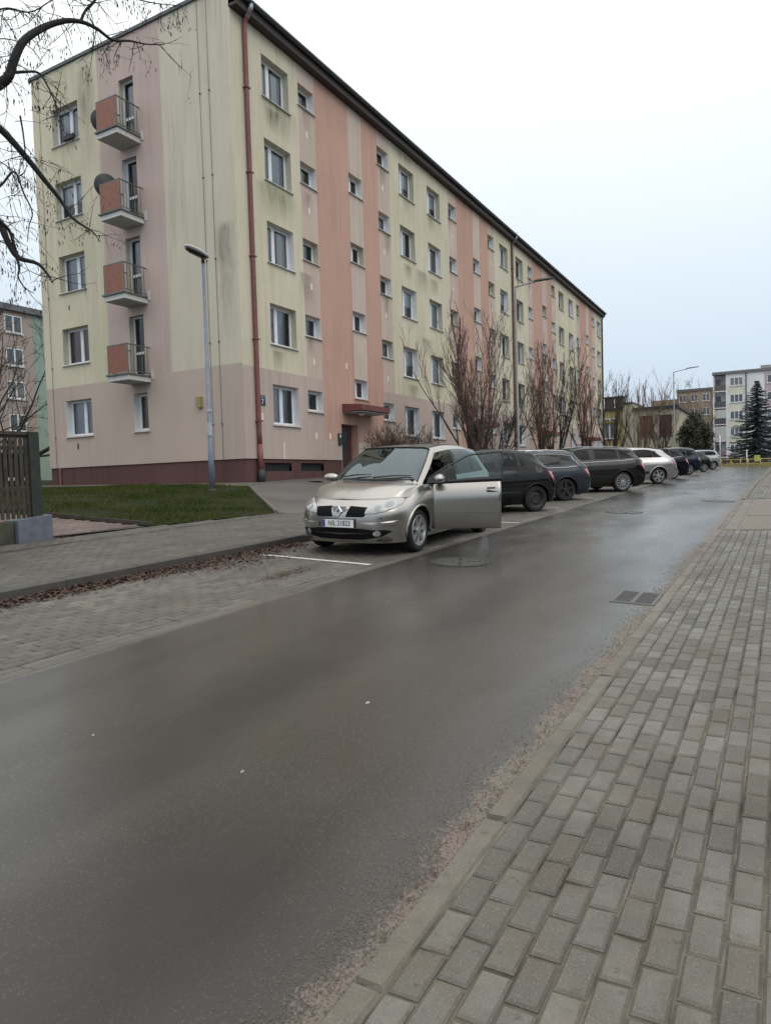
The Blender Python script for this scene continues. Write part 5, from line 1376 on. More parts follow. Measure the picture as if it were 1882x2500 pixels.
# hood shut line
# badge: a hollow upright lozenge
def lozenge(parent, loc, w, h):
    m2 = MB(); O = [(w,0),(0,h),(-w,0),(0,-h)]; I = [(w*.52,0),(0,h*.52),(-w*.52,0),(0,-h*.52)]
    v = [(.0,a,b) for a, b in O]+[(.018,a*.8,b*.8) for a, b in O]+[(.018,a,b) for a, b in I]+[(.0,a*.8,b*.8) for a, b in I]
    f = []
    for k in range(4): j = (k+1) % 4; f += [(k,j,4+j,4+k),(4+k,4+j,8+j,8+k),(8+k,8+j,12+j,12+k)]
    m2.add(v, f); o = m2.build('badge', MT['chrome'], parent, loc=loc); o.rotation_euler = (0,-.12,0); return o
bx0 = Q['uvp'](0, 2.95)
lozenge(sc, (bx0[0]+.012, 0, .640), .062, .088)
m2 = MB(); m2.add([(bx0[0]-.004,.12,.715),(bx0[0]-.004,-.12,.715),(bx0[0]+.006,-.08,.565),(bx0[0]+.006,.08,.565)], [(0,1,2,3)]); m2.build('badge_bar', SC['paint'], sc)
number_plate(sc, (X_(0)+.014, 0, .475), (math.pi/2, 0, math.pi/2))
# wipers
m2 = MB(); gz = Q['G2']; nu_, nv_ = Q['nu'], Q['nv']
def g2(u, v, s_=1):
    i, j = min(int(u*nu_), gz.shape[0]-2), min(int(v*nv_), gz.shape[1]-2); q = gz[i, j]; return Vector((q[0], q[1]*s_, q[2]))
for a, b in (((2.10,3.9,1),(2.22,2.35,1)), ((2.10,2.5,-1),(2.25,3.95,-1))):
    p0 = g2(*a)+Vector((.01,0,.02)); p1 = g2(*b)+Vector((.01,0,.02)); m2 = MB(); m2.tube([p0, (p0+p1)/2+Vector((0,0,.012)), p1], [.014,.012,.006], 6); m2.build('wiper', MT['trim'], sc)
m2 = MB(); m2.tube([g2(2.05,2.2,1)+Vector((0,0,.012)), g2(2.03,4,1)+Vector((0,0,.012)), g2(2.05,2.2,-1)+Vector((0,0,.012))], .02, 6)
m2.build('scuttle_panel', MT['trim'], sc)
# the open door
hinge = Vector((X_(Q['d0']), Wh_*.965, 0))
parts = Q['parts']
def rehinge(mb): mb.v = [tuple(Vector(q)-hinge) for q in mb.v]; return mb
door = Q['weld'](rehinge(parts['door']).build('door', [SC['paint'], MT['interior']], sc)); door.location = hinge; door.rotation_euler = (0, 0, -math.radians(66)); door['label'] = 'front door swung wide open'
so = door.modifiers.new('thickness', 'SOLIDIFY'); so.thickness = .075; so.offset = -1; so.material_offset = 1
bm_ = bmesh.new(); bm_.from_mesh(door.data); bmesh.ops.recalc_face_normals(bm_, faces=bm_.faces)
if sum((f_.normal.y) for f_ in bm_.faces) < 0: bmesh.ops.reverse_faces(bm_, faces=bm_.faces)
bm_.to_mesh(door.data); bm_.free()
Q['weld'](rehinge(parts['door_window']).build('door_window', glass('door_glass', (.38,.52,.50), .012, 1.5, 0), door))
sl = Q['weld'](rehinge(parts['door_sail']).build('window_frame', MT['trim'], door)); so = sl.modifiers.new('thickness', 'SOLIDIFY'); so.thickness = .03; so.offset = 0
for o in Q['hpiece']('door_handle', Q['d1']-.25, Q['d1']-.06, .862, .888, SC['paint'], .030, (1,))+Q['hpiece']('handle_recess', Q['d1']-.215, Q['d1']-.105, .845, .915, MT['trim'], .003, (1,))+Q['hpiece']('side_molding', Q['d0']+.02, Q['d1']-.02, .50, .545, SC['paint'], .014, (1,)):
    o.parent = door; o.location = -hinge
mo = Q['mirror'](1, door, z_=Q['bz'](Q['ax'])+.015); mo.location = -hinge
# window surround bars of the door
def rail_pts(v0, u0, u1, n=14):
    return [g2(u0+(u1-u0)*k/n, v0) for k in range(n+1)]
m2 = MB(); m2.tube([q-hinge for q in rail_pts(.98, 2.05, 4.92)], .012, 6); m2.tube([q-hinge for q in rail_pts(.05, 2.05, 4.92)], .010, 6); m2.tube([g2(4.92, v)-hinge for v in (.05,.3,.6,.98)], .014, 6); m2.build('window_seal', MT['trim'], door)
m2 = MB(); m2.tube([Q['uvp'](*fnd(Q['d0'], z))*np.array([1,1,1])-np.array([0,.05,0]) for z in (.4,.6,.8,.95)], .03, 6); m2.build('door_jamb', MT['trim'], sc)
# tail lamps
nC = Q['nC1']
dec('tail_light', [(nC-4.3,2.9),(nC-3.6,2.9),(nC-3.5,3.95),(nC-4.2,3.95)], MT['red_lens'], .01)
# quarter blinker
for o in Q['hpiece']('side_repeater', 1.20, 1.27, .80, .825, MT['headlight'], .010): pass
ZG0 = (8.33+2.13, 4.78+.775)
seat_on_ground(sc, ZG0[0], ZG0[1], math.pi+math.radians(1.0))

# ---------------------------------------------------------------- the other parked cars
def parked(p, name, label, wheel_xy, beta, tail=None, hidden=False):
    r_ = make_car(p, name, label, 'cars parked nose-in along the bays', detail=False); q = p['_']
    a = math.pi-math.radians(beta); F = Vector((math.cos(a), math.sin(a))); Lf = Vector((-math.sin(a), math.cos(a)))
    lx = q['X'](p['rx']); ly = q['Wh']-.03; c0 = Vector(wheel_xy)-F*lx-Lf*ly
    seat_on_ground(r_, c0.x, c0.y, a)
    n = q['nC1']
    u0, u1, v0, v1 = tail or (n-4.85, n-3.3, 2.55, 3.6)
    tl = q['decal']('tail_light', [(u0,v1),(u0+.35*(u1-u0),v0+.2*(v1-v0)),(u1,v0),(u1,v1)], MT['red_lens'], .010)
    if p.get('rear_plate', True): number_plate(r_, (q['X'](p['L'])-.012, 0, .62), (math.pi/2, 0, -math.pi/2), None)
    q['decal']('bumper_seam', [(n-4.6,1.9),(n-1.01,1.9),(n-1.01,1.96),(n-4.6,1.96)], MT['trim'], .002)
    return r_
BASE = dict(zlo=.18, nu=8, nv=5, detail=False)
def mk(**kw): d = dict(BASE); d.update(kw); return d
blackp = paint('black_paint', (.005,.005,.006), .0, .3, .05, .7, 0)
hatch = mk(L=4.2, W=1.75, H=1.51, belt=[(0,.78),(.34,.80),(.9,.90),(1.2,.945),(2.2,.97),(3.3,1.01),(4.2,1.04)], cowl=(1.02,1.0), head=(1.85,1.45), rend=(3.62,1.42), gbot=(4.02,1.0), fx=.87, rx=3.48, R=.31, arch=.355,
    hood_edge=(.16,.74), tail_z=1.0, roof_w=.70, paint=blackp, glass=glass('hatch_glass', (.50,.60,.60), .015, 1.38, 0), door=(1.35,2.4), door2=3.15, wheel_style='steel', rim_mat=MT['steel_black'], d_pillar=3.42, d_slant=.22, d_width=5, molding=(.47,.52,MT['trim']), c_pillar=2.95)
parked(hatch, 'black_hatchback', 'black hatchback on black steel wheels next to the silver people carrier', (16.1,5.05), 38)
audi = mk(L=4.54, W=1.77, H=1.43, belt=[(0,.72),(.34,.76),(1.0,.86),(1.3,.90),(2.4,.92),(4.54,.96)], cowl=(1.25,.94), head=(2.0,1.38), rend=(4.05,1.36), gbot=(4.42,.95), fx=.93, rx=3.58, R=.315, arch=.365,
    hood_edge=(.16,.68), tail_z=.93, roof_w=.70, paint=paint('dark_slate_blue_paint', (.028,.034,.042), .3, .3, .05, .4, .1), glass=glass('slate_glass', (.36,.44,.46), .015, 1.42, 0), door=(1.5,2.55), door2=3.3, rim_mat=MT['steel_black'], spokes=5, rails=MT['chrome'], trim_line=MT['chrome'], trim_full=True, d_pillar=3.9, d_slant=.16, c_pillar=3.35, d_width=2)
parked(audi, 'slate_blue_estate', 'dark slate blue estate car with bright roof rails behind the black hatchback', (19.65,5.30), 44)
gap = dict(audi); gap.update(paint=paint('dark_grey_paint', (.02,.02,.022), .2, .3, .05, .35, 0), H=1.47, rails=None)
parked(gap, 'dark_grey_estate', 'dark grey car showing only its roof between two estate cars', (23.0,6.6), 46)
mond = mk(L=4.83, W=1.88, H=1.51, belt=[(0,.76),(.34,.80),(1.1,.93),(1.4,.97),(2.6,1.0),(4.83,1.06)], cowl=(1.3,1.02), head=(2.1,1.45), rend=(4.35,1.42), gbot=(4.7,1.02), fx=.97, rx=3.82, R=.335, arch=.385,
    hood_edge=(.18,.74), tail_z=1.01, roof_w=.70, paint=paint('black_brown_paint', (.009,.008,.008), .0, .28, .05, .8, 0), door=(1.55,2.65), door2=3.5, rim_mat=MT['alloy'], spokes=14, spoke_w=.026, rim_r=.24, rails=MT['galv'], trim_line=MT['chrome'], d_pillar=4.2, d_slant=.2, c_pillar=3.6, d_width=2)
parked(mond, 'black_estate', 'black estate car with many-spoked wheels and silver roof rails', (24.08,4.59), 48)
merc = mk(L=4.6, W=1.78, H=1.47, belt=[(0,.74),(.34,.78),(1.1,.90),(1.4,.93),(2.5,.95),(4.6,.99)], cowl=(1.25,.97), head=(2.0,1.40), rend=(4.0,1.37), gbot=(4.45,.98), fx=.9, rx=3.62, R=.32, arch=.37,
    hood_edge=(.17,.70), tail_z=.96, roof_w=.69, paint=paint('warm_silver_paint', (.48,.465,.46), .8, .28, .08), door=(1.5,2.5), door2=3.3, rim_mat=MT['alloy'], spokes=6, spoke_w=.075, rim_r=.232, d_pillar=3.7, d_slant=.4, c_pillar=3.3, d_width=2, molding=(.42,.50,MT['trim']))
parked(merc, 'silver_estate', 'silver estate car with six-spoke alloy wheels and a sloping rear window', (29.6,4.27), 50)
dk = dict(mond); dk.update(paint=paint('deep_blue_black_paint', (.008,.009,.014), .1, .3, .05, .35, 0), spokes=10, rails=None, H=1.55)
parked(dk, 'blue_black_estate', 'blue-black estate car half hidden behind the silver estate', (36.2,4.55), 50)
suv = mk(L=4.45, W=1.78, H=1.63, belt=[(0,.9),(.34,.92),(1.0,1.02),(1.3,1.05),(2.4,1.07),(4.45,1.10)], cowl=(1.2,1.1), head=(1.85,1.57), rend=(4.05,1.56), gbot=(4.35,1.08), fx=.88, rx=3.5, R=.345, arch=.40,
    hood_edge=(.15,.86), tail_z=1.06, roof_w=.73, zlo=.24, nosez=[.24,.36,.55,.74], zm=.66, paint=paint('dark_navy_paint', (.012,.017,.030), .2, .3, .05, .4, .1), door=(1.45,2.45), door2=3.2, spokes=6, spoke_w=.06, rails=MT['chrome'], d_pillar=3.95, d_slant=.12, c_pillar=3.2, d_width=2, molding=(.40,.5,MT['trim']))
parked(suv, 'navy_off_roader', 'navy off-roader with pale roof rails beyond the estate cars', (45.2,4.80), 50)
gr = dict(hatch); gr.update(paint=paint('dark_green_paint', (.008,.016,.012), .1, .3, .05, .4, .1), wheel_style='spoke', rim_mat=MT['alloy'], H=1.5)
parked(gr, 'dark_green_hatchback', 'dark green hatchback between the navy off-roader and a pale silver car', (54.2,4.75), 50)
fs = dict(suv); fs.update(paint=paint('pale_silver_paint', (.34,.36,.38), .4, .3, .25), H=1.6, rails=None, L=4.1, rx=3.3, rend=(3.75,1.53), gbot=(4.02,1.08), d_pillar=3.6, rim_mat=MT['galv'])
parked(fs, 'pale_silver_hatchback', 'pale silver tall hatchback at the far end of the parked row', (61.0,4.70), 50)
# ================================================================ street lamps
MT['collar'] = plain('earthy_collar', (.06,.055,.04), .9, var=.3)
def lamp_post(base, top_z, r0, r1, mat, label, head, arm=None, group='street lamps'):
    root = empty('street_lamp', base, 0, label, 'lamp', group); h = top_z-base[2]
    m_ = MB(); m_.tube([(0,0,-.05),(0,0,h*.18),(0,0,h*.18+.02),(0,0,h)], [r0,r0,r0*.86,r1], 14); m_.build('pole', mat, root, smooth=True)
    m_ = MB(); m_.box(r0*.82, r0*1.04, -.05, .05, h*.06, h*.06+.34); m_.build('service_hatch', mat, root)
    m_ = MB(); m_.lathe([(r0*1.5,-.03),(r0*1.5,.06),(r0*1.05,.10)], 14); m_.build('collar', MT['collar'], root)
    return root, h
def oval_head(root, h, yaw, L_=.62):
    d = Vector((math.cos(yaw), math.sin(yaw), .30)).normalized(); s_ = Vector((-math.sin(yaw), math.cos(yaw), 0)); u = d.cross(s_)*-1
    if u.z < 0: u = -u
    o = Vector((0,0,h+.10))-d*.08
    def loft(secs, name, mat):
        m_ = MB(); n = 14; v = []
        for t, w, hh, off in secs:
            for k in range(n): a = 2*math.pi*k/n; v.append(o+d*t+s_*(w*math.cos(a))+u*(off+hh*math.sin(a)))
        f = [(i*n+k, i*n+(k+1) % n, (i+1)*n+(k+1) % n, (i+1)*n+k) for i in range(len(secs)-1) for k in range(n)]+[tuple(range(n))[::-1], tuple((len(secs)-1)*n+k for k in range(n))]
        m_.add(v, f); return m_.build(name, mat, root, smooth=True)
    loft([(-.08,.06,.035,.02),(0,.11,.06,.03),(.2,.155,.07,.04),(.42,.15,.065,.04),(.56,.11,.045,.03),(.62,.04,.02,.02)], 'lamp_head', plain('pale_lamp_cover', (.50,.49,.46), .5))
    loft([(-.03,.09,.03,-.02),(.1,.14,.045,-.03),(.4,.14,.045,-.03),(.56,.09,.03,-.02)], 'diffuser', plain('dark_diffuser', (.03,.027,.022), .35))  # near-black diffuser under the pale cover
    m_ = MB(); m_.tube([(0,0,h-.12),(0,0,h+.02),(0,0,h+.09)], [.045,.05,.06], 10); m_.build('bracket', MT['iron'], root, smooth=True)
lb = (14.37, 13.62, zg(14.37,13.62)-.02)
lp, lh = lamp_post(lb, 6.12, .075, .042, plain('blue_grey_pole', (.16,.185,.23), .45, .2, var=.15), 'blue-grey lamp post with an oval pale head on the lawn by the gable', 'oval')
oval_head(lp, lh, math.radians(158))
for z, hh in ((1.55,.35),(2.2,.08)): m_ = MB(); m_.lathe([(.074,z),(.076,z+.005),(.074,z+hh)], 12); m_.build('sticker', plain('pale_sticker', (.4,.42,.44), .6), lp)
MT['led_pole'] = plain('dull_grey_pole', (.20,.205,.21), .5, .3)
def led_lamp(base, top, yaw, label, reach=1.5, rise=.28):
    root, h = lamp_post(base, top, .062, .038, MT['led_pole'], label, 'led')
    d = Vector((math.cos(yaw), math.sin(yaw), 0))
    m_ = MB(); m_.tube([Vector((0,0,h-.05)), Vector((0,0,h))+d*.12, Vector((0,0,h+rise*.55))+d*reach*.6, Vector((0,0,h+rise*.6))+d*reach*.66], .028, 8); m_.build('arm', MT['led_pole'], root, smooth=True)
    s_ = Vector((-d.y, d.x, 0)); a = Vector((0,0,h+rise*.6))+d*reach*.6; b = Vector((0,0,h+rise))+d*reach*1.25
    m_ = MB(); v = []
    for p_, w_, hh in ((a,.05,.05),(a.lerp(b,.25),.12,.07),(b.lerp(a,.12),.12,.05),(b,.09,.03)):
        v += [p_+s_*w_, p_-s_*w_, p_-s_*w_*.7+Vector((0,0,hh)), p_+s_*w_*.7+Vector((0,0,hh))]
    f = [(0,1,2,3),(12,15,14,13)]
    for i in range(3):
        for k in range(4): f.append((4*i+k, 4*i+(k+1) % 4, 4*i+4+(k+1) % 4, 4*i+4+k))
    m_.add(v, f); m_.build('lamp_head', MT['iron'], root)
    return root
led_lamp((27.9, 9.95-.5, zg(27.9,9.45)), 7.75, math.radians(-62), 'slim street lamp with a flat black lamp head in front of the block', 1.25, .26)
led_lamp((64.6, 8.0, zg(64.6,8.0)), 8.5, math.radians(-75), 'far slim street lamp rising above the low yellow building', 1.6, .3)

# ================================================================ bare trees
def grow(mbs, p, d, L, r, lev, up=.25, wig=.16, kids=4, nseg=5, minr=.004, ang=.6, shrink=.62, rnd=random):
    "one limb with side shoots; mbs = [trunk mesh, crown mesh]"
    pts = [p.copy()]; rad = [r]; q = p.copy(); dd = d.normalized()
    for i in range(nseg):
        dd = (dd+Vector((rnd.uniform(-wig,wig), rnd.uniform(-wig,wig), rnd.uniform(-wig,wig)+up*.4))).normalized()
        q = q+dd*(L/nseg); pts.append(q.copy()); rad.append(max(minr*.6, r*(1-.85*(i+1)/nseg)))
    mbs[0 if lev == 0 else 1].tube(pts, rad, 7 if lev == 0 else 4 if lev < 2 else 3, cap=False)
    if lev >= len(kids) if isinstance(kids, (list, tuple)) else False: return
    for k in range(kids[lev]):
        t = rnd.uniform(.22, .98); i = min(int(t*nseg), nseg-1); s_ = pts[i].lerp(pts[i+1], t*nseg-i)
        loc_d = (pts[i+1]-pts[i]).normalized(); a = rnd.uniform(0, 6.283); o_ = loc_d.orthogonal().normalized(); o2 = loc_d.cross(o_)
        nd_ = (loc_d*math.cos(ang)+(o_*math.cos(a)+o2*math.sin(a))*math.sin(ang)+Vector((0,0,up))).normalized()
        grow(mbs, s_, nd_, L*shrink*rnd.uniform(.55, 1.05)*(1-.35*t), max(minr, rad[i]*.55), lev+1, up, wig, kids, max(3, nseg-1), minr, ang, shrink, rnd)
def bare_tree(name, base, label, group, stems, kids, mat, seed, up=.3, minr=.006, ang=.55, cat='tree', wig=.13, shrink=.55, bark=None):
    rr = random.Random(seed); root = empty(name, base, 0, label, cat, group); mbs = [MB(), MB()]
    for az, tilt, L_, r in stems:
        d = Vector((math.cos(az)*math.sin(tilt), math.sin(az)*math.sin(tilt), math.cos(tilt)))
        grow(mbs, Vector((math.cos(az)*r*.8, math.sin(az)*r*.8, -.06)), d, L_, r, 0, up, wig, kids, 8, minr, ang, shrink, rr)
    mbs[0].build('trunk', bark or mat, root, smooth=True); mbs[1].build('crown', mat, root)
    return root
rs = random.Random(11)
def vase(n, tmax, L0, L1, r0, r1): return [(2*math.pi*k/n+rs.uniform(-.4,.4), tmax*math.sqrt(rs.uniform(.02,1)), rs.uniform(L0,L1), rs.uniform(r0,r1)) for k in range(n)]
GT = 'bare vase-shaped trees in front of the block'
def gz(x, y): return (x, y, zg(x, y))
bare_tree('bare_tree', gz(28.2,11.5), 'tallest bare vase-shaped tree with reddish twigs before the block', GT, [(0,.03,7.0,.12)]+vase(14,.45,4.4,6.5,.032,.06), (9,4,1), MT['bark_red'], 1, .22, .010, .42, bark=MT['bark'])
bare_tree('bare_tree', gz(30.7,11.7), 'lower spreading bare tree leaning over the lamp post before the block', GT, vase(14,.7,3.4,5.3,.028,.05), (9,4,1), MT['bark'], 2, .16, .010, .45, bark=MT['bark'])
bare_tree('bare_tree', gz(38.2,11.5), 'narrow bare tree beside the far entrance canopy', GT, vase(10,.30,4.6,6.6,.035,.06), (8,4,1), MT['bark_red'], 3, .22, .012, .42, bark=MT['bark'])
bare_tree('bare_tree', gz(40.3,11.4), 'bare forked tree with greyish twigs past the far entrance canopy', GT, vase(9,.38,4.4,6.3,.035,.06), (8,4,1), MT['bark'], 4, .22, .012, .42)
bare_tree('bare_tree', gz(47.6,11.5), 'bare many-stemmed tree near the far end of the block', GT, vase(11,.32,4.6,6.6,.035,.065), (8,4,1), MT['bark_red'], 5, .22, .012, .42, bark=MT['bark'])
bare_tree('bare_tree', gz(57.5,11.6), 'bare tree standing before the left part of the low yellow building', GT, vase(9,.42,4.5,6.6,.05,.08), (7,4), MT['bark'], 6, .22, .014, .42)
bare_tree('bare_tree', gz(65.5,11.0), 'bare tree standing before the brown shutters of the low yellow building', GT, vase(10,.46,4.5,6.6,.05,.08), (7,4), MT['bark_tan'], 7, .22, .014, .42)
bare_tree('bare_tree', gz(72.5,10.2), 'bare tree near the corner of the low yellow building', GT, vase(9,.4,4.0,6.0,.05,.08), (7,4), MT['bark'], 8, .22, .014, .42)
bare_tree('leafless_shrub', gz(22.2,12.35), 'rounded leafless brown shrub beside the entrance door', 'leafless shrubs by the entrance', vase(34,.62,1.3,2.0,.016,.026), (10,6), MT['bark_bush'], 9, .10, .008, .6, 'shrub', bark=MT['bark_bush'])
bare_tree('leafless_shrub', gz(24.5,12.5), 'darker straggling leafless shrub under the ground floor windows', 'leafless shrubs by the entrance', vase(26,.75,1.2,1.9,.015,.026), (9,5), MT['bark'], 10, .10, .008, .6, 'shrub')
# tree mass behind the fence
bare_tree('bare_tree', gz(19.5,33.0), 'dense dark bare tree behind the gable beside the pink and green building', 'bare trees behind the fence', [(0,.1,9,.2)]+vase(7,.9,6,10,.08,.14), (9,6,3), MT['bark'], 12, .05, .014, .7)
bare_tree('bare_tree', gz(11.3,23.5), 'bare thicket rising behind the wooden fence', 'bare trees behind the fence', vase(9,.6,3,4.6,.04,.07), (8,5,2), MT['bark'], 13, .05, .010, .7)
bare_tree('bare_tree', gz(26,50), 'pale distant bare tree over the roof of the pink and green building', 'bare trees behind the fence', [(0,.05,17,.25)]+vase(5,.5,12,16,.1,.16), (9,6,3), MT['bark_tan'], 14, .15, .02, .6)
# slender poplars and far trees beyond the low building
for k, (px, py, X_2, h, lb_) in enumerate(((1495,925,104,13,'slim bare poplar just past the end of the block'), (1512,918,112,15,'taller slim bare poplar behind the chimneys of the low building'), (1550,935,108,13,'bare poplar behind the left roof of the low building'), (1566,925,116,15,'tall bare poplar over the middle of the low building'), (1598,940,110,12,'bare poplar near the far lamp post'))):
    q = at_x(px, py, X_2); b = (X_2, q.y, zg(X_2, q.y)); H_ = q.z-b[2]
    bare_tree('bare_poplar', b, lb_, 'bare poplars beyond the low building', [(0,.02,H_,.16),(1,.07,H_*.92,.1),(3.5,.08,H_*.85,.1),(5,.06,H_*.9,.1)], (14,4), MT['bark_red'], 30+k, .5, .022, .3, shrink=.25)
for k, (px, py, X_2, lb_) in enumerate(((1640,940,122,'bare spreading tree in front of the far brown building'), (1692,958,126,'bare tree between the far brown building and the round evergreen'), (1720,945,132,'bare tree beside the white block'))):
    q = at_x(px, py, X_2); b = (X_2, q.y, zg(X_2, q.y)); H_ = q.z-b[2]
    bare_tree('bare_tree', b, lb_, 'far bare trees', [(0,.03,H_,.2)]+vase(6,.55,H_*.6,H_*.9,.08,.12), (9,6), MT['bark_tan'], 40+k, .2, .022, .55)

# ---- the near tree whose boughs hang into view from the left
rt = random.Random(77)
near = empty('overhanging_tree', gz(4.3,11.6), 0, 'near bare tree whose dark boughs with hanging pods cross the gable', 'tree')
nb = Vector(gz(4.3,11.6)); mtr, mcr, mpd = MB(), MB(), MB()
mtr.tube([Vector((0,0,-.1)), Vector((.05,.05,2)), Vector((.1,-.05,4.5)), Vector((.3,-.1,6.5)), Vector((.2,.1,9))], [.24,.2,.17,.13,.06], 10)
def pods(p, n=4, s=1.):
    for _ in range(n):
        q = p+Vector((rt.uniform(-.05,.05), rt.uniform(-.05,.05), -rt.uniform(.0,.12)))*s; l = rt.uniform(.05,.11); w = rt.uniform(.007,.013); a = rt.uniform(0, 6.28); u = Vector((math.cos(a), math.sin(a), 0))*w; b = Vector((rt.uniform(-.02,.02), rt.uniform(-.02,.02), -l))
        mpd.add([q, q+b*.4+u, q+b, q+b*.5-u], [(0,1,2,3)])
def twigs(pts, rad, n, L_, lev=0, podp=.35):
    for _ in range(n):
        i = rt.randrange(1, len(pts)-1) if len(pts) > 2 else 0; t = rt.random(); s_ = pts[i].lerp(pts[min(i+1, len(pts)-1)], t)
        d = Vector((rt.uniform(-1,1), rt.uniform(-.4,.4), rt.uniform(-1.0,.6))).normalized(); L2 = L_*rt.uniform(.35,1.1); pp = [s_]; q = s_.copy()
        for k in range(4):
            d = (d+Vector((rt.uniform(-.35,.35), rt.uniform(-.2,.2), rt.uniform(-.35,.22)))).normalized(); q = q+d*L2/4; pp.append(q.copy())
        r = min(rad*.5, .009 if lev == 0 else .005); mcr.tube(pp, [r, r*.85, r*.7, r*.5, r*.35], 4, cap=False)
        if lev < 1: twigs(pp, r, rt.randint(2, 4), L2*.55, lev+1, podp)
        if rt.random() < podp: pods(pp[-1], rt.randint(2, 5)); 
        if rt.random() < podp*.5: pods(pp[2], rt.randint(1, 3))
def bough(px, r0, r1, Y0, Y1, ntw, L_, start=None, podp=.35, main=True):
    n = len(px); P_ = [at_y(x, y, Y0+(Y1-Y0)*i/(n-1))-nb for i, (x, y) in enumerate(px)]
    if start is not None: P_ = [Vector(start)]+P_
    Q_ = [Vector(v) for v in spline([tuple(p) for p in P_], 4)]; m = len(Q_)
    (mtr if main else mcr).tube(Q_, [r0+(r1-r0)*(i/(m-1))**.8 for i in range(m)], 8 if main else 5, cap=False)
    twigs(Q_[m//6:], max(r1*2, .012), ntw, L_, 0, podp)
bough([(-60,235),(0,205),(18,192),(34,150),(55,105),(98,72),(140,55),(172,50),(202,54),(237,70),(272,96),(320,100),(352,107),(402,109)], .105, .008, 11.4, 10.2, 34, .9, (.22,-.08,5.4))
bough([(272,96),(262,118),(250,136)], .016, .005, 10.9, 10.9, 4, .4, main=False)
bough([(198,52),(208,28),(228,5),(245,-20),(280,-60)], .028, .012, 11.0, 10.7, 10, .9, main=False)
bough([(28,178),(60,176),(95,178),(118,212),(135,250),(141,290)], .030, .008, 11.2, 10.8, 14, .8, main=False)
bough([(-70,260),(0,313),(60,378),(110,440),(150,490),(176,530),(196,546),(226,565),(246,590)], .085, .006, 11.5, 10.6, 20, .9, (.12,0,4.6))
bough([(50,282),(58,330),(62,374),(60,380)], .016, .010, 11.0, 11.3, 5, .6, main=False)
bough([(-60,470),(0,455),(36,419),(58,470),(80,520),(72,550),(68,590)], .030, .006, 11.3, 10.9, 12, .8, (.1,0,4.0), main=False)
bough([(-80,480),(0,545),(20,590),(44,628),(95,645),(116,668),(128,690)], .10, .008, 11.4, 10.7, 14, .8, (.1,.02,3.6))
bough([(0,542),(22,560),(36,600),(44,628)], .03, .025, 11.0, 11.1, 3, .5, main=False)
bough([(44,630),(48,660),(45,672),(66,706),(84,716)], .025, .006, 11.0, 10.9, 7, .5, main=False)
bough([(-40,40),(20,20),(70,30),(120,5),(160,-20)], .022, .008, 11.2, 11.0, 16, .9, (.25,0,7.2), main=False)
bough([(240,-40),(300,-15),(350,2),(395,10),(452,14)], .020, .006, 10.9, 10.4, 14, .5, podp=.9, main=False)
bough([(-40,120),(0,95),(40,100),(80,120),(108,160)], .015, .005, 11.2, 11.0, 9, .6, (.22,0,6.2), main=False)
bough([(-40,380),(10,400),(50,430),(70,400)], .014, .005, 11.2, 11.0, 8, .6, (.1,0,4.2), main=False)
for _ in range(26):       # fine outer twigs
    x, y = rt.uniform(-30,120), rt.uniform(-40,620); p_ = at_y(x, y, rt.uniform(10.8,11.6))-nb; pp = [p_]; d = Vector((rt.uniform(.1,1), 0, rt.uniform(-.9,.3))).normalized()
    for k in range(4): d = (d+Vector((rt.uniform(-.3,.3), rt.uniform(-.2,.2), rt.uniform(-.3,.2)))).normalized(); pp.append(pp[-1]+d*.16)
    mcr.tube(pp, [.006,.005,.004,.003,.002], 4, cap=False); pods(pp[-1], rt.randint(1,4)); pods(pp[2], rt.randint(0,2))
mtr.build('trunk', MT['bark_near'], near, smooth=True); mcr.build('crown', MT['bark_near'], near); mpd.build('seed_pods', MT['pod'], near, kind='stuff')

# ================================================================ evergreens
def needle_mat(name, a, b_):
    m, t, b = newmat(name); v = coords(t)
    t.links.new(mixc(t, mapr(t, noise(t, v, 1.6, 4), .35, .65), a, b_), b.inputs['Base Color']); b.inputs['Roughness'].default_value = .75; return m
def spruce(base, h, rmax, label):
    rr = random.Random(5); root = empty('spruce_tree', base, 0, label, 'tree'); m_ = MB(); m_.tube([(0,0,-.1),(0,0,h*.5),(0,0,h*.97)], [.16,.1,.015], 8); m_.build('trunk', MT['bark'], root, smooth=True)
    v = []; f = []; br = MB()
    z = .5
    while z < h*.985:
        t = z/h; R_ = rmax*(1-t)**.85*rr.uniform(.82,1.12)+.05; nbr = int(7+9*(1-t))
        for k in range(nbr):
            a = 2*math.pi*k/nbr+rr.uniform(-.3,.3); L_ = R_*rr.uniform(.7,1.15); d = Vector((math.cos(a), math.sin(a), 0)); s_ = Vector((-d.y, d.x, 0)); n = max(4, int(L_/.09))
            droop = .28+.25*(1-t); zo = rr.uniform(-.12,.12)
            for i in range(n):
                u = (i+.5)/n; c0 = Vector((0,0,z+zo))+d*(L_*u)+Vector((0,0,-droop*L_*u+.30*L_*u*u))
                w = (.10+.28*(1-u))*(.5+.6*(1-t))
                for _ in range(7):
                    sd_ = rr.choice((-1,1)); e_ = c0+s_*sd_*w*rr.uniform(.3,1)+d*rr.uniform(.02,.14)+Vector((0,0,-rr.uniform(.03,.16))); wv = Vector((rr.uniform(-.03,.03), rr.uniform(-.03,.03), .035)); b = len(v)
                    v += [tuple(c0+wv), tuple(c0-wv), tuple(e_)]; f.append((b,b+1,b+2))
        z += .16+.10*(1-t)
    me = bpy.data.meshes.new('crown'); me.from_pydata(v, [], f); me.materials.append(needle_mat('blue_spruce_needles', (.028,.036,.044), (.055,.066,.076))); link('crown', me, root)
    return root
spruce(gz(86,2.3), 9.25, 3.7, 'dark blue spruce in front of the white block behind the yellow barrier')
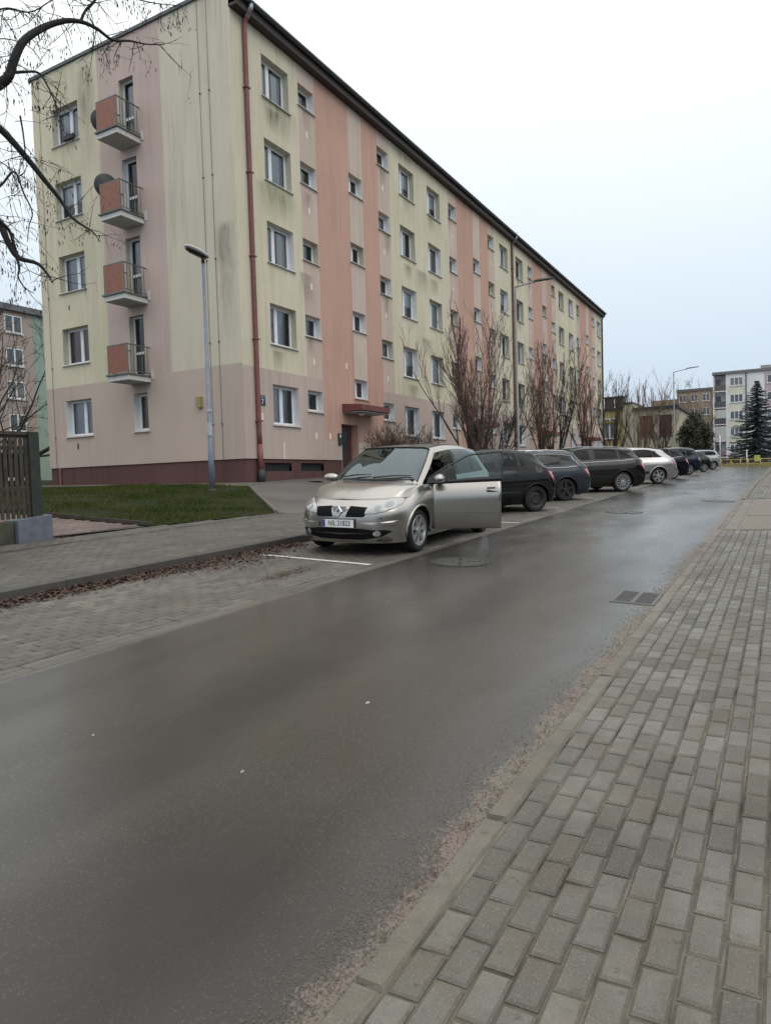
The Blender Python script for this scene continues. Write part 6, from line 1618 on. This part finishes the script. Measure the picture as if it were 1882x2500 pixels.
def leafy(name, base, rx_, rz_, n, label, mat, seed, cat='tree', leaf=.11, group=None):
    rr = random.Random(seed); root = empty(name, base, 0, label, cat, group); m_ = MB(); m_.tube([(0,0,-.1),(.05,0,rz_*.8)], [.12,.05], 7); m_.build('trunk', MT['bark'], root)
    v = []; f = []; cl = [(Vector((rr.gauss(0,1), rr.gauss(0,1), rr.gauss(0,1))).normalized(), rr.uniform(.15,.34)) for _ in range(46)]
    for _ in range(n):
        c0, w = rr.choice(cl); q = c0*rr.uniform(.55,.88)+Vector((rr.gauss(0,1), rr.gauss(0,1), rr.gauss(0,1)))*w*.5
        if q.length > 1.12: q *= 1.05/q.length
        tp = 1-.42*max(0, q.z)                     # narrower towards the top
        p_ = Vector((q.x*rx_*tp, q.y*rx_*tp, rz_+q.z*rz_*1.0)); 
        if p_.z < .05: p_.z = rr.uniform(.05,.4)
        a = Vector((rr.gauss(0,1), rr.gauss(0,1), rr.gauss(0,1))).normalized()*leaf; b = a.orthogonal().normalized()*leaf*.5; i = len(v); v += [tuple(p_-a), tuple(p_+b), tuple(p_+a), tuple(p_-b)]; f.append((i,i+1,i+2,i+3))
    me = bpy.data.meshes.new('crown'); me.from_pydata(v, [], f); me.materials.append(mat); link('crown', me, root); return root
leafy('evergreen_tree', gz(70,6.85), 1.75, 2.55, 9000, 'rounded dark olive evergreen tree behind the far parked cars', needle_mat('olive_evergreen', (.018,.022,.010), (.038,.042,.018)), 3)

# ================================================================ wooden fence on the left
fe = empty('wooden_fence', gz(7.05,10.42), 0, 'weathered dark wooden picket fence beside the red driveway', 'fence'); fb = Vector(gz(7.05,10.42))
def fl(x, y, z): return Vector((x,y,z))-fb
top_f = lambda x: .93-.02*(7.05-x)
x = 6.86; k = 0
while x > 1.2:
    z0 = zg(x,10.42)+.33; zt = top_f(x)-.13+rt.uniform(-.012,.012); m_ = MB()
    m_.box(x-.026-fb.x, x+.026-fb.x, -.015, .006, z0-fb.z, zt-fb.z); m_.add([fl(x-.026,10.405,zt), fl(x+.026,10.405,zt), fl(x,10.405,zt+.04), fl(x-.026,10.426,zt), fl(x+.026,10.426,zt), fl(x,10.426,zt+.04)], [(0,1,2),(5,4,3),(0,2,5,3),(1,4,5,2)])
    o = m_.build('picket', MT['wood_old'], fe); x -= .088; k += 1
for zo, hh in ((-.10,.05),(-.28,.055),(-.98,.055),(-1.26,.05)):
    m_ = MB(); m_.add([fl(a,b,top_f(a)+zo+c) for a, b, c in ((1.2,10.428,0),(6.9,10.428,0),(6.9,10.465,0),(1.2,10.465,0),(1.2,10.428,hh),(6.9,10.428,hh),(6.9,10.465,hh),(1.2,10.465,hh))], [(0,3,2,1),(4,5,6,7),(0,1,5,4),(1,2,6,5),(2,3,7,6),(3,0,4,7)]); m_.build('rail', MT['wood_old'], fe)
m_ = MB(); m_.add([fl(a,b,top_f(a)+c) for a, b, c in ((1.2,10.39,-.05),(7.06,10.39,-.05),(7.06,10.48,-.05),(1.2,10.48,-.05),(1.2,10.39,0),(7.06,10.39,0),(7.06,10.48,0),(1.2,10.48,0))], [(0,3,2,1),(4,5,6,7),(0,1,5,4),(1,2,6,5),(2,3,7,6),(3,0,4,7)]); m_.build('top_rail', MT['wood_old'], fe)
m_ = MB(); p0 = fl(6.97,10.44,zg(7,10.42)-.1); m_.box(p0.x-.085, p0.x+.085, -.06, .10, p0.z, .92-fb.z); m_.build('post', plain('dark_green_post', (.022,.027,.022), .7, var=.3), fe)
m_ = MB(); m_.box(7.06-fb.x, 7.13-fb.x, .04, .12, zg(7.1,10.42)-.1-fb.z, .18-fb.z); m_.build('gate_post', plain('blue_grey_post', (.05,.055,.065), .6, var=.2), fe)
m_ = MB(); v = [(6.55,10.24,0),(7.14,10.24,0),(7.14,10.60,0),(6.55,10.60,0)]; zt = [-.47,-.40,-.40,-.47]; z0 = zg(6.9,10.3)-.08
m_.add([fl(a,b,z0) for a, b, c in v]+[fl(a,b,z) for (a,b,c), z in zip(v, zt)], [(0,3,2,1),(4,5,6,7),(0,1,5,4),(1,2,6,5),(2,3,7,6),(3,0,4,7)]); m_.build('post_footing', MT['blue_grey'], fe)
m_ = MB(); v = [(1.2,10.30,0),(6.52,10.30,0),(6.52,10.56,0),(1.2,10.56,0)]; z1 = lambda a: zg(a,10.4)-.08
m_.add([fl(a,b,z1(a)) for a, b, c in v]+[fl(a,b,zg(a,10.4)+.30) for a, b, c in v], [(0,3,2,1),(4,5,6,7),(0,1,5,4),(1,2,6,5),(2,3,7,6),(3,0,4,7)]); m_.build('footing_wall', plain('mossy_concrete', (.06,.06,.04), .9, var=.45, scale=3, bumps=.3), fe)

# ================================================================ other buildings
def simple_window(parent, c0, ux, nrm_, w, h, frame, pane, bars=(), depth=.06, sill=True):
    "window as a part with its pane, proud frame on a wall; c0 = lower left corner"
    ux = Vector(ux); n_ = Vector(nrm_); c0 = Vector(c0); z = Vector((0,0,1)); m_ = MB(); t = .08
    def slab(mb, a, b, c_, d, o0, o1):
        P_ = [c0+ux*a+z*c_, c0+ux*b+z*c_, c0+ux*b+z*d, c0+ux*a+z*d]; v = [q+n_*o0 for q in P_]+[q+n_*o1 for q in P_]
        mb.add(v, [(0,3,2,1),(4,5,6,7),(0,1,5,4),(1,2,6,5),(2,3,7,6),(3,0,4,7)])
    slab(m_, 0, t, 0, h, .0, depth); slab(m_, w-t, w, 0, h, .0, depth); slab(m_, t, w-t, 0, t, 0, depth); slab(m_, t, w-t, h-t, h, 0, depth)
    for b in bars: slab(m_, w*b-.06, w*b+.06, t, h-t, 0, depth*.9)
    o = m_.build('window', frame, parent); fix_normals(o)
    m_ = MB(); slab(m_, t, w-t, t, h-t, .002, .02); fix_normals(m_.build('pane', pane, o))
    if sill: m_ = MB(); slab(m_, -.1, w+.1, -.12, 0, 0, .12); fix_normals(m_.build('sill', MT['sill_dark'] if sill == 2 else MT['sill'], o))
    return o
def house_glass(name, col): return plain(name, col, .12, var=.35, scale=.8)
HG = house_glass('far_window_glass', (.10,.115,.13)); HG2 = house_glass('far_window_glass_dull', (.17,.185,.2))
# --- white block across the end of the street
wb = empty('white_apartment_building', (130, 10.0, 0), 0, 'white five-storey block with a column of loggias across the street end', 'building')
wm = stucco('white_render', (.76,.76,.77), .15, .02, 41); wc = stucco('cream_render', (.70,.67,.58), .15, .05, 43); zb_ = 1.0
m_ = MB(); m_.box(0, 11, -44, -1.95, zb_, 15.9); m_.box(0, 11, -.22, 0, zb_, 15.9); m_.box(1.5, 11, -1.95, -.22, zb_, 15.9)
m_.build('wall', wm, wb)
m_ = MB(); m_.box(-.25, 11.2, -44, .1, 15.9, 16.35); m_.build('roof', plain('grey_roof_edge', (.16,.165,.17), .7), wb)
for k in range(4): m_ = MB(); m_.box(2, 3.2, -8.5-9*k, -7-9*k, 16.35, 17.1); m_.build('chimney', MT['concrete'], wb)
lo_c = [plain('loggia_rail_brown', (.13,.10,.105), .6), plain('loggia_rail_grey', (.09,.09,.10), .6), plain('loggia_rail_dark', (.075,.078,.085), .6), plain('loggia_rail_white', (.5,.5,.5), .6), plain('loggia_rail_mauve', (.20,.16,.19), .6)]
for fl_ in range(5):
    z = 2.0+2.765*(4-fl_)
    m_ = MB(); m_.box(-.05, 1.5, -1.95, -.22, z+.0, z+.16); lg = m_.build('loggia', wm, wb)
    m_ = MB(); m_.box(-.06, -.01, -1.93, -.24, z+.16, z+1.15); m_.build('balustrade', lo_c[fl_], lg)
    m_ = MB(); m_.box(1.44, 1.49, -1.1, -.35, z+.2, z+2.2); m_.build('door', HG, lg)
    if fl_ in (2, 3): m_ = MB(); m_.box(.0, .05, -1.93, -.24, z+1.15, z+2.55); m_.build('glazing', lo_c[3], lg)
    m_ = MB(); m_.box(-.012, 0, -5.0, -2.2, z-.55, z+.72); m_.build('spandrel', wc, wb)
    for k, (y0, w, br_) in enumerate(((-2.58,1.9,(.34,.67)), (-8.0,1.9,(.34,.67)), (-11.8,1.9,(.34,.67)), (-17.2,1.9,(.34,.67)), (-21,1.9,(.34,.67)))):
        simple_window(wb, (-.001, y0, z+.85), (0,-1,0), (-1,0,0), w, 1.35, MT['pvc'], HG if (fl_+k) % 3 else HG2, br_)
for y in (-4.95, -14.2): m_ = MB(); m_.tube([(-.1,y,15.9),(-.1,y,zb_)], .09, 8); m_.build('downpipe', plain('slate_pipe', (.12,.125,.13), .6), wb)
m_ = MB(); m_.box(-.02, 0, -10.9, -7.6, 8, 15.6); m_.build('wall_panel', stucco('mauve_render', (.50,.42,.45), .2, .02, 47), wb)
# --- low yellow building past the end of the block
yb = empty('low_yellow_building', (77.6, 9.35, zg(77.6,9.35)), 0, 'low ochre building with brown shutters and dark flat roof past the block', 'building'); yo = Vector((77.6,9.35,zg(77.6,9.35)))
ym = stucco('ochre_render', (.44,.37,.19), .6, .1, 51); yc = stucco('pale_ochre_render', (.43,.40,.31), .5, .1, 53)
m_ = MB(); m_.box(0, 11, 0, 4.3, -.3, 6.55-yo.z); m_.build('wall', yc, yb)
m_ = MB(); m_.box(.4, 11, 5.3, 16, -.3, 6.75-yo.z); m_.build('wall', ym, yb)
m_ = MB(); m_.box(-.15, 11, 4.3, 5.3, -.3, 7.3-yo.z); m_.build('pier', yc, yb)
m_ = MB(); m_.box(-.25, 11.2, -.2, 4.3, 6.55-yo.z, 6.82-yo.z); m_.build('roof', MT['iron'], yb)
m_ = MB(); m_.box(.2, 11.2, 5.3, 16.2, 6.75-yo.z, 7.0-yo.z); m_.build('roof', MT['iron'], yb)
m_ = MB(); m_.box(-.25, 11.1, 4.25, 5.35, 7.3-yo.z, 7.45-yo.z); m_.build('pier_cap', MT['iron'], yb)
for y in (6.6, 5.5): m_ = MB(); m_.box(1, 1.9, y, y+.85, 7.0-yo.z, 8.15-yo.z); ch = m_.build('chimney', plain('sooty_brick', (.07,.055,.055), .9), yb); m_ = MB(); m_.box(.93, 1.97, y-.07, y+.92, 8.15-yo.z, 8.3-yo.z); m_.build('cap', MT['iron'], ch)
shut = plain('brown_shutter', (.085,.032,.028), .6, var=.25)
for y, z, w, h, mt_ in ((.5,3.3,1.2,2.1,shut),(2.3,3.3,1.3,2.1,shut),(.6,.4,1.1,1.7,shut),(2.4,.4,1.2,1.7,shut)):
    simple_window(yb, (-.001, y+w, z), (0,-1,0), (-1,0,0), w, h, shut, mt_, (.5,), sill=2)
for y, z, w, h, mt_ in ((6.0,3.2,1.6,2.2,HG2),(8.6,3.2,1.6,2.2,HG2),(6.0,.5,1.9,1.6,shut),(9,.5,1.6,1.6,shut)):
    simple_window(yb, (.399, y+w, z), (0,-1,0), (-1,0,0), w, h, MT['pvc'] if mt_ is HG2 else shut, mt_, (.5,), sill=2)
m_ = MB(); m_.box(.25, .4, 5.32, 8.9, 4.9, 5.1); m_.build('balcony_beam', plain('ochre_beam', (.28,.17,.03), .6), yb)
# --- brown building far behind
bb_ = empty('brown_apartment_building', (150, 10, 0), 0, 'hazy brown block half hidden by bare trees beside the white block', 'building')
m_ = MB(); m_.box(0, 12, 1.2, 8.0, 1, 15.6); m_.box(3, 12, 8.0, 13, 1, 14.6); m_.build('wall', stucco('brown_render', (.33,.26,.20), .3, .02, 61), bb_)
m_ = MB(); m_.box(-.2, 12, 1.1, 8.1, 15.6, 16.1); m_.build('roof', plain('dull_roof', (.13,.12,.12), .8), bb_)
for fl_ in range(5):
    for k in range(3): simple_window(bb_, (-.001, 3.4+2.1*k, 2.8+2.7*fl_), (0,-1,0), (-1,0,0), 1.3, 1.4, MT['sill'], HG, (.5,))
# --- pink and green block behind the gable
pb = empty('pink_green_building', (30, 55, 1.2), 0, 'pink apartment block with a mint green stripe behind the gable', 'building')
m_ = MB(); m_.box(-26, 7.4, 0, 11, -.4, 13.55); m_.box(9.4, 26, 0, 11, -.4, 13.55); m_.build('wall', stucco('dusty_pink_render', (.38,.315,.29), .4, .05, 71), pb)
m_ = MB(); m_.box(7.4, 9.4, -.012, 11, -.4, 13.55); m_.build('wall_stripe', stucco('mint_render', (.29,.37,.325), .3, .05, 73), pb)
m_ = MB(); m_.box(-26, 26, -.35, 11.3, 13.55, 14.05); m_.build('roof', plain('grey_roofing', (.13,.135,.15), .8), pb)
m_ = MB(); m_.box(-.2, 1.6, 1.2, 2.0, 14.05, 14.6); m_.build('chimney', MT['concrete'], pb)
for fl_ in range(5):
    for xw in (-13, -9, -4.4, -.4, 2.5, 4.9, 10.5, 14):
        simple_window(pb, (xw, -.001, 1.0+2.7*fl_), (1,0,0), (0,-1,0), 1.5, 1.4, MT['pvc'], HG if (fl_+int(xw)) % 3 else HG2, (.5,))
# --- dark shed glimpsed past the gable's foot
sh_ = empty('dark_shed', gz(17.9,29.4), 0, 'low black shed glimpsed past the foot of the gable', 'shed')
m_ = MB(); m_.box(-2.2, 1.5, 0, 2.2, -.1, 1.35); m_.build('wall', plain('tarred_boards', (.012,.012,.013), .8), sh_)
m_ = MB(); m_.box(-2.3, 1.6, -.1, 2.3, 1.35, 1.45); m_.build('roof', MT['iron'], sh_)
for k in range(9): m_ = MB(); m_.box(-2.0+.4*k, -1.8+.4*k, -.04, -.001, .22, .36); m_.build('vent', MT['white_paint'], sh_)

# ================================================================ far end of the street
ry = 77.0
rail = empty('yellow_barrier', gz(ry, .9), 0, 'low yellow tubular barrier across the end of the street', 'barrier'); rb = Vector(gz(ry,.9))
ys = [5.25,4.35,3.5,2.85,1.78,.7,-.4,-1.5,-2.6,-3.7]
for y in ys: m_ = MB(); m_.tube([(0,y-.9,-.05),(0,y-.9,.82)], .035, 8); m_.build('post', MT['yellow_paint'], rail, smooth=True)
for z in (.36, .78): m_ = MB(); m_.tube([(0,ys[0]-.9,z),(0,ys[-1]-.9,z)], .03, 8); m_.build('rail', MT['yellow_paint'], rail, smooth=True)
m_ = MB(); m_.box(-.05, -.035, 1.80-.9, 2.32-.9, .55, 1.15); sg = m_.build('notice_board', plain('yellow_green_board', (.46,.50,.12), .5), rail)
def low_wall(name, x, y0, y1, h, mat, label, cat):
    m_ = MB(); m_.box(x, x+.3, y0, y1, zg(x, (y0+y1)/2)-.2, zg(x, (y0+y1)/2)+h); return tag(m_.build(name, mat), label, cat)
low_wall('planter_wall', 77.5, -6, 5.4, .26, plain('mossy_yellow_wall', (.36,.31,.12), .8, var=.3), 'low mossy yellow wall under the barrier', 'wall')
leafyh = needle_mat('winter_hedge', (.05,.03,.022), (.075,.055,.03))
for k in range(4):
    leafy('low_hedge', (78.6, 4.2-2.3*k, zg(78.6,4.2-2.3*k)), 1.15, .48, 900, ['reddish clipped winter shrub behind the yellow barrier by the white post', 'second reddish winter shrub behind the yellow barrier', 'winter shrub behind the yellow notice board', 'winter shrub right of the spruce behind the barrier'][k], leafyh, 60+k, 'shrub', .08, 'shrubs behind the barrier')
m_ = MB(); q = at_x(1757,1137,74); m_.tube([(0,0,-.05),(0,0,3.0)], .04, 8); wp = m_.build('white_post', MT['white_paint'], loc=(74, q.y, zg(74,q.y)), smooth=True); tag(wp, 'slim white post at the end of the parked cars', 'post')
m_ = MB(); q = at_x(1822,1137,76.6); m_.tube([(0,0,-.05),(0,0,1.5)], .05, 8); m_.lathe([(.001,1.62),(.09,1.58),(.10,1.5),(.06,1.46)], 12); wp = m_.build('white_bollard', MT['white_paint'], loc=(76.6, q.y, zg(76.6,q.y)), smooth=True); tag(wp, 'white round-topped bollard at the yellow barrier', 'bollard')

# ================================================================ evergreen row added out of view by the right pavement to darken car reflections
def added_hedge(x0, x1, seed):
    rr = random.Random(seed); v = []; f = []
    for (a, b, c, d) in (((x0+.2,-5.2),(x1-.2,-5.2),(x1-.2,-6.2),(x0+.2,-6.2)),):
        q = [(p[0], p[1], zg(*p)-.1) for p in (a,b,c,d)]; t_ = [(p[0], p[1], zg(*p)+2.6) for p in (a,b,c,d)]
        v += q+t_; f += [(4,5,6,7),(0,1,5,4),(1,2,6,5),(2,3,7,6),(3,0,4,7)]
    for _ in range(int((x1-x0)*420)):
        x = rr.uniform(x0, x1); h = 2.75+.18*math.sin(x*1.3)+.1*math.sin(x*3.1)
        if rr.random() < .7: y = -5.2+rr.gauss(.06,.09); z = rr.uniform(0, h)
        else: y = rr.uniform(-6.3,-5.1); z = h+rr.gauss(-.08,.08)
        p = Vector((x, y, zg(x,y)+z)); a = Vector((rr.gauss(0,1), rr.gauss(0,1), rr.gauss(0,1))).normalized()*.10; b = a.orthogonal().normalized()*.05; i = len(v)
        v += [tuple(p-a), tuple(p+b), tuple(p+a), tuple(p-b)]; f.append((i,i+1,i+2,i+3))
    me = bpy.data.meshes.new('added_hedge'); me.from_pydata(v, [], f); me.materials.append(MT['added_hedge'])
    return tag(link('added_hedge', me, kind='stuff'), 'dense dark evergreen row added out of view to darken the car reflections', 'added_hedge')
MT['added_hedge'] = needle_mat('thuja_green', (.016,.024,.010), (.036,.046,.020))
added_hedge(-14, 13.2, 1); added_hedge(22.2, 72, 2)
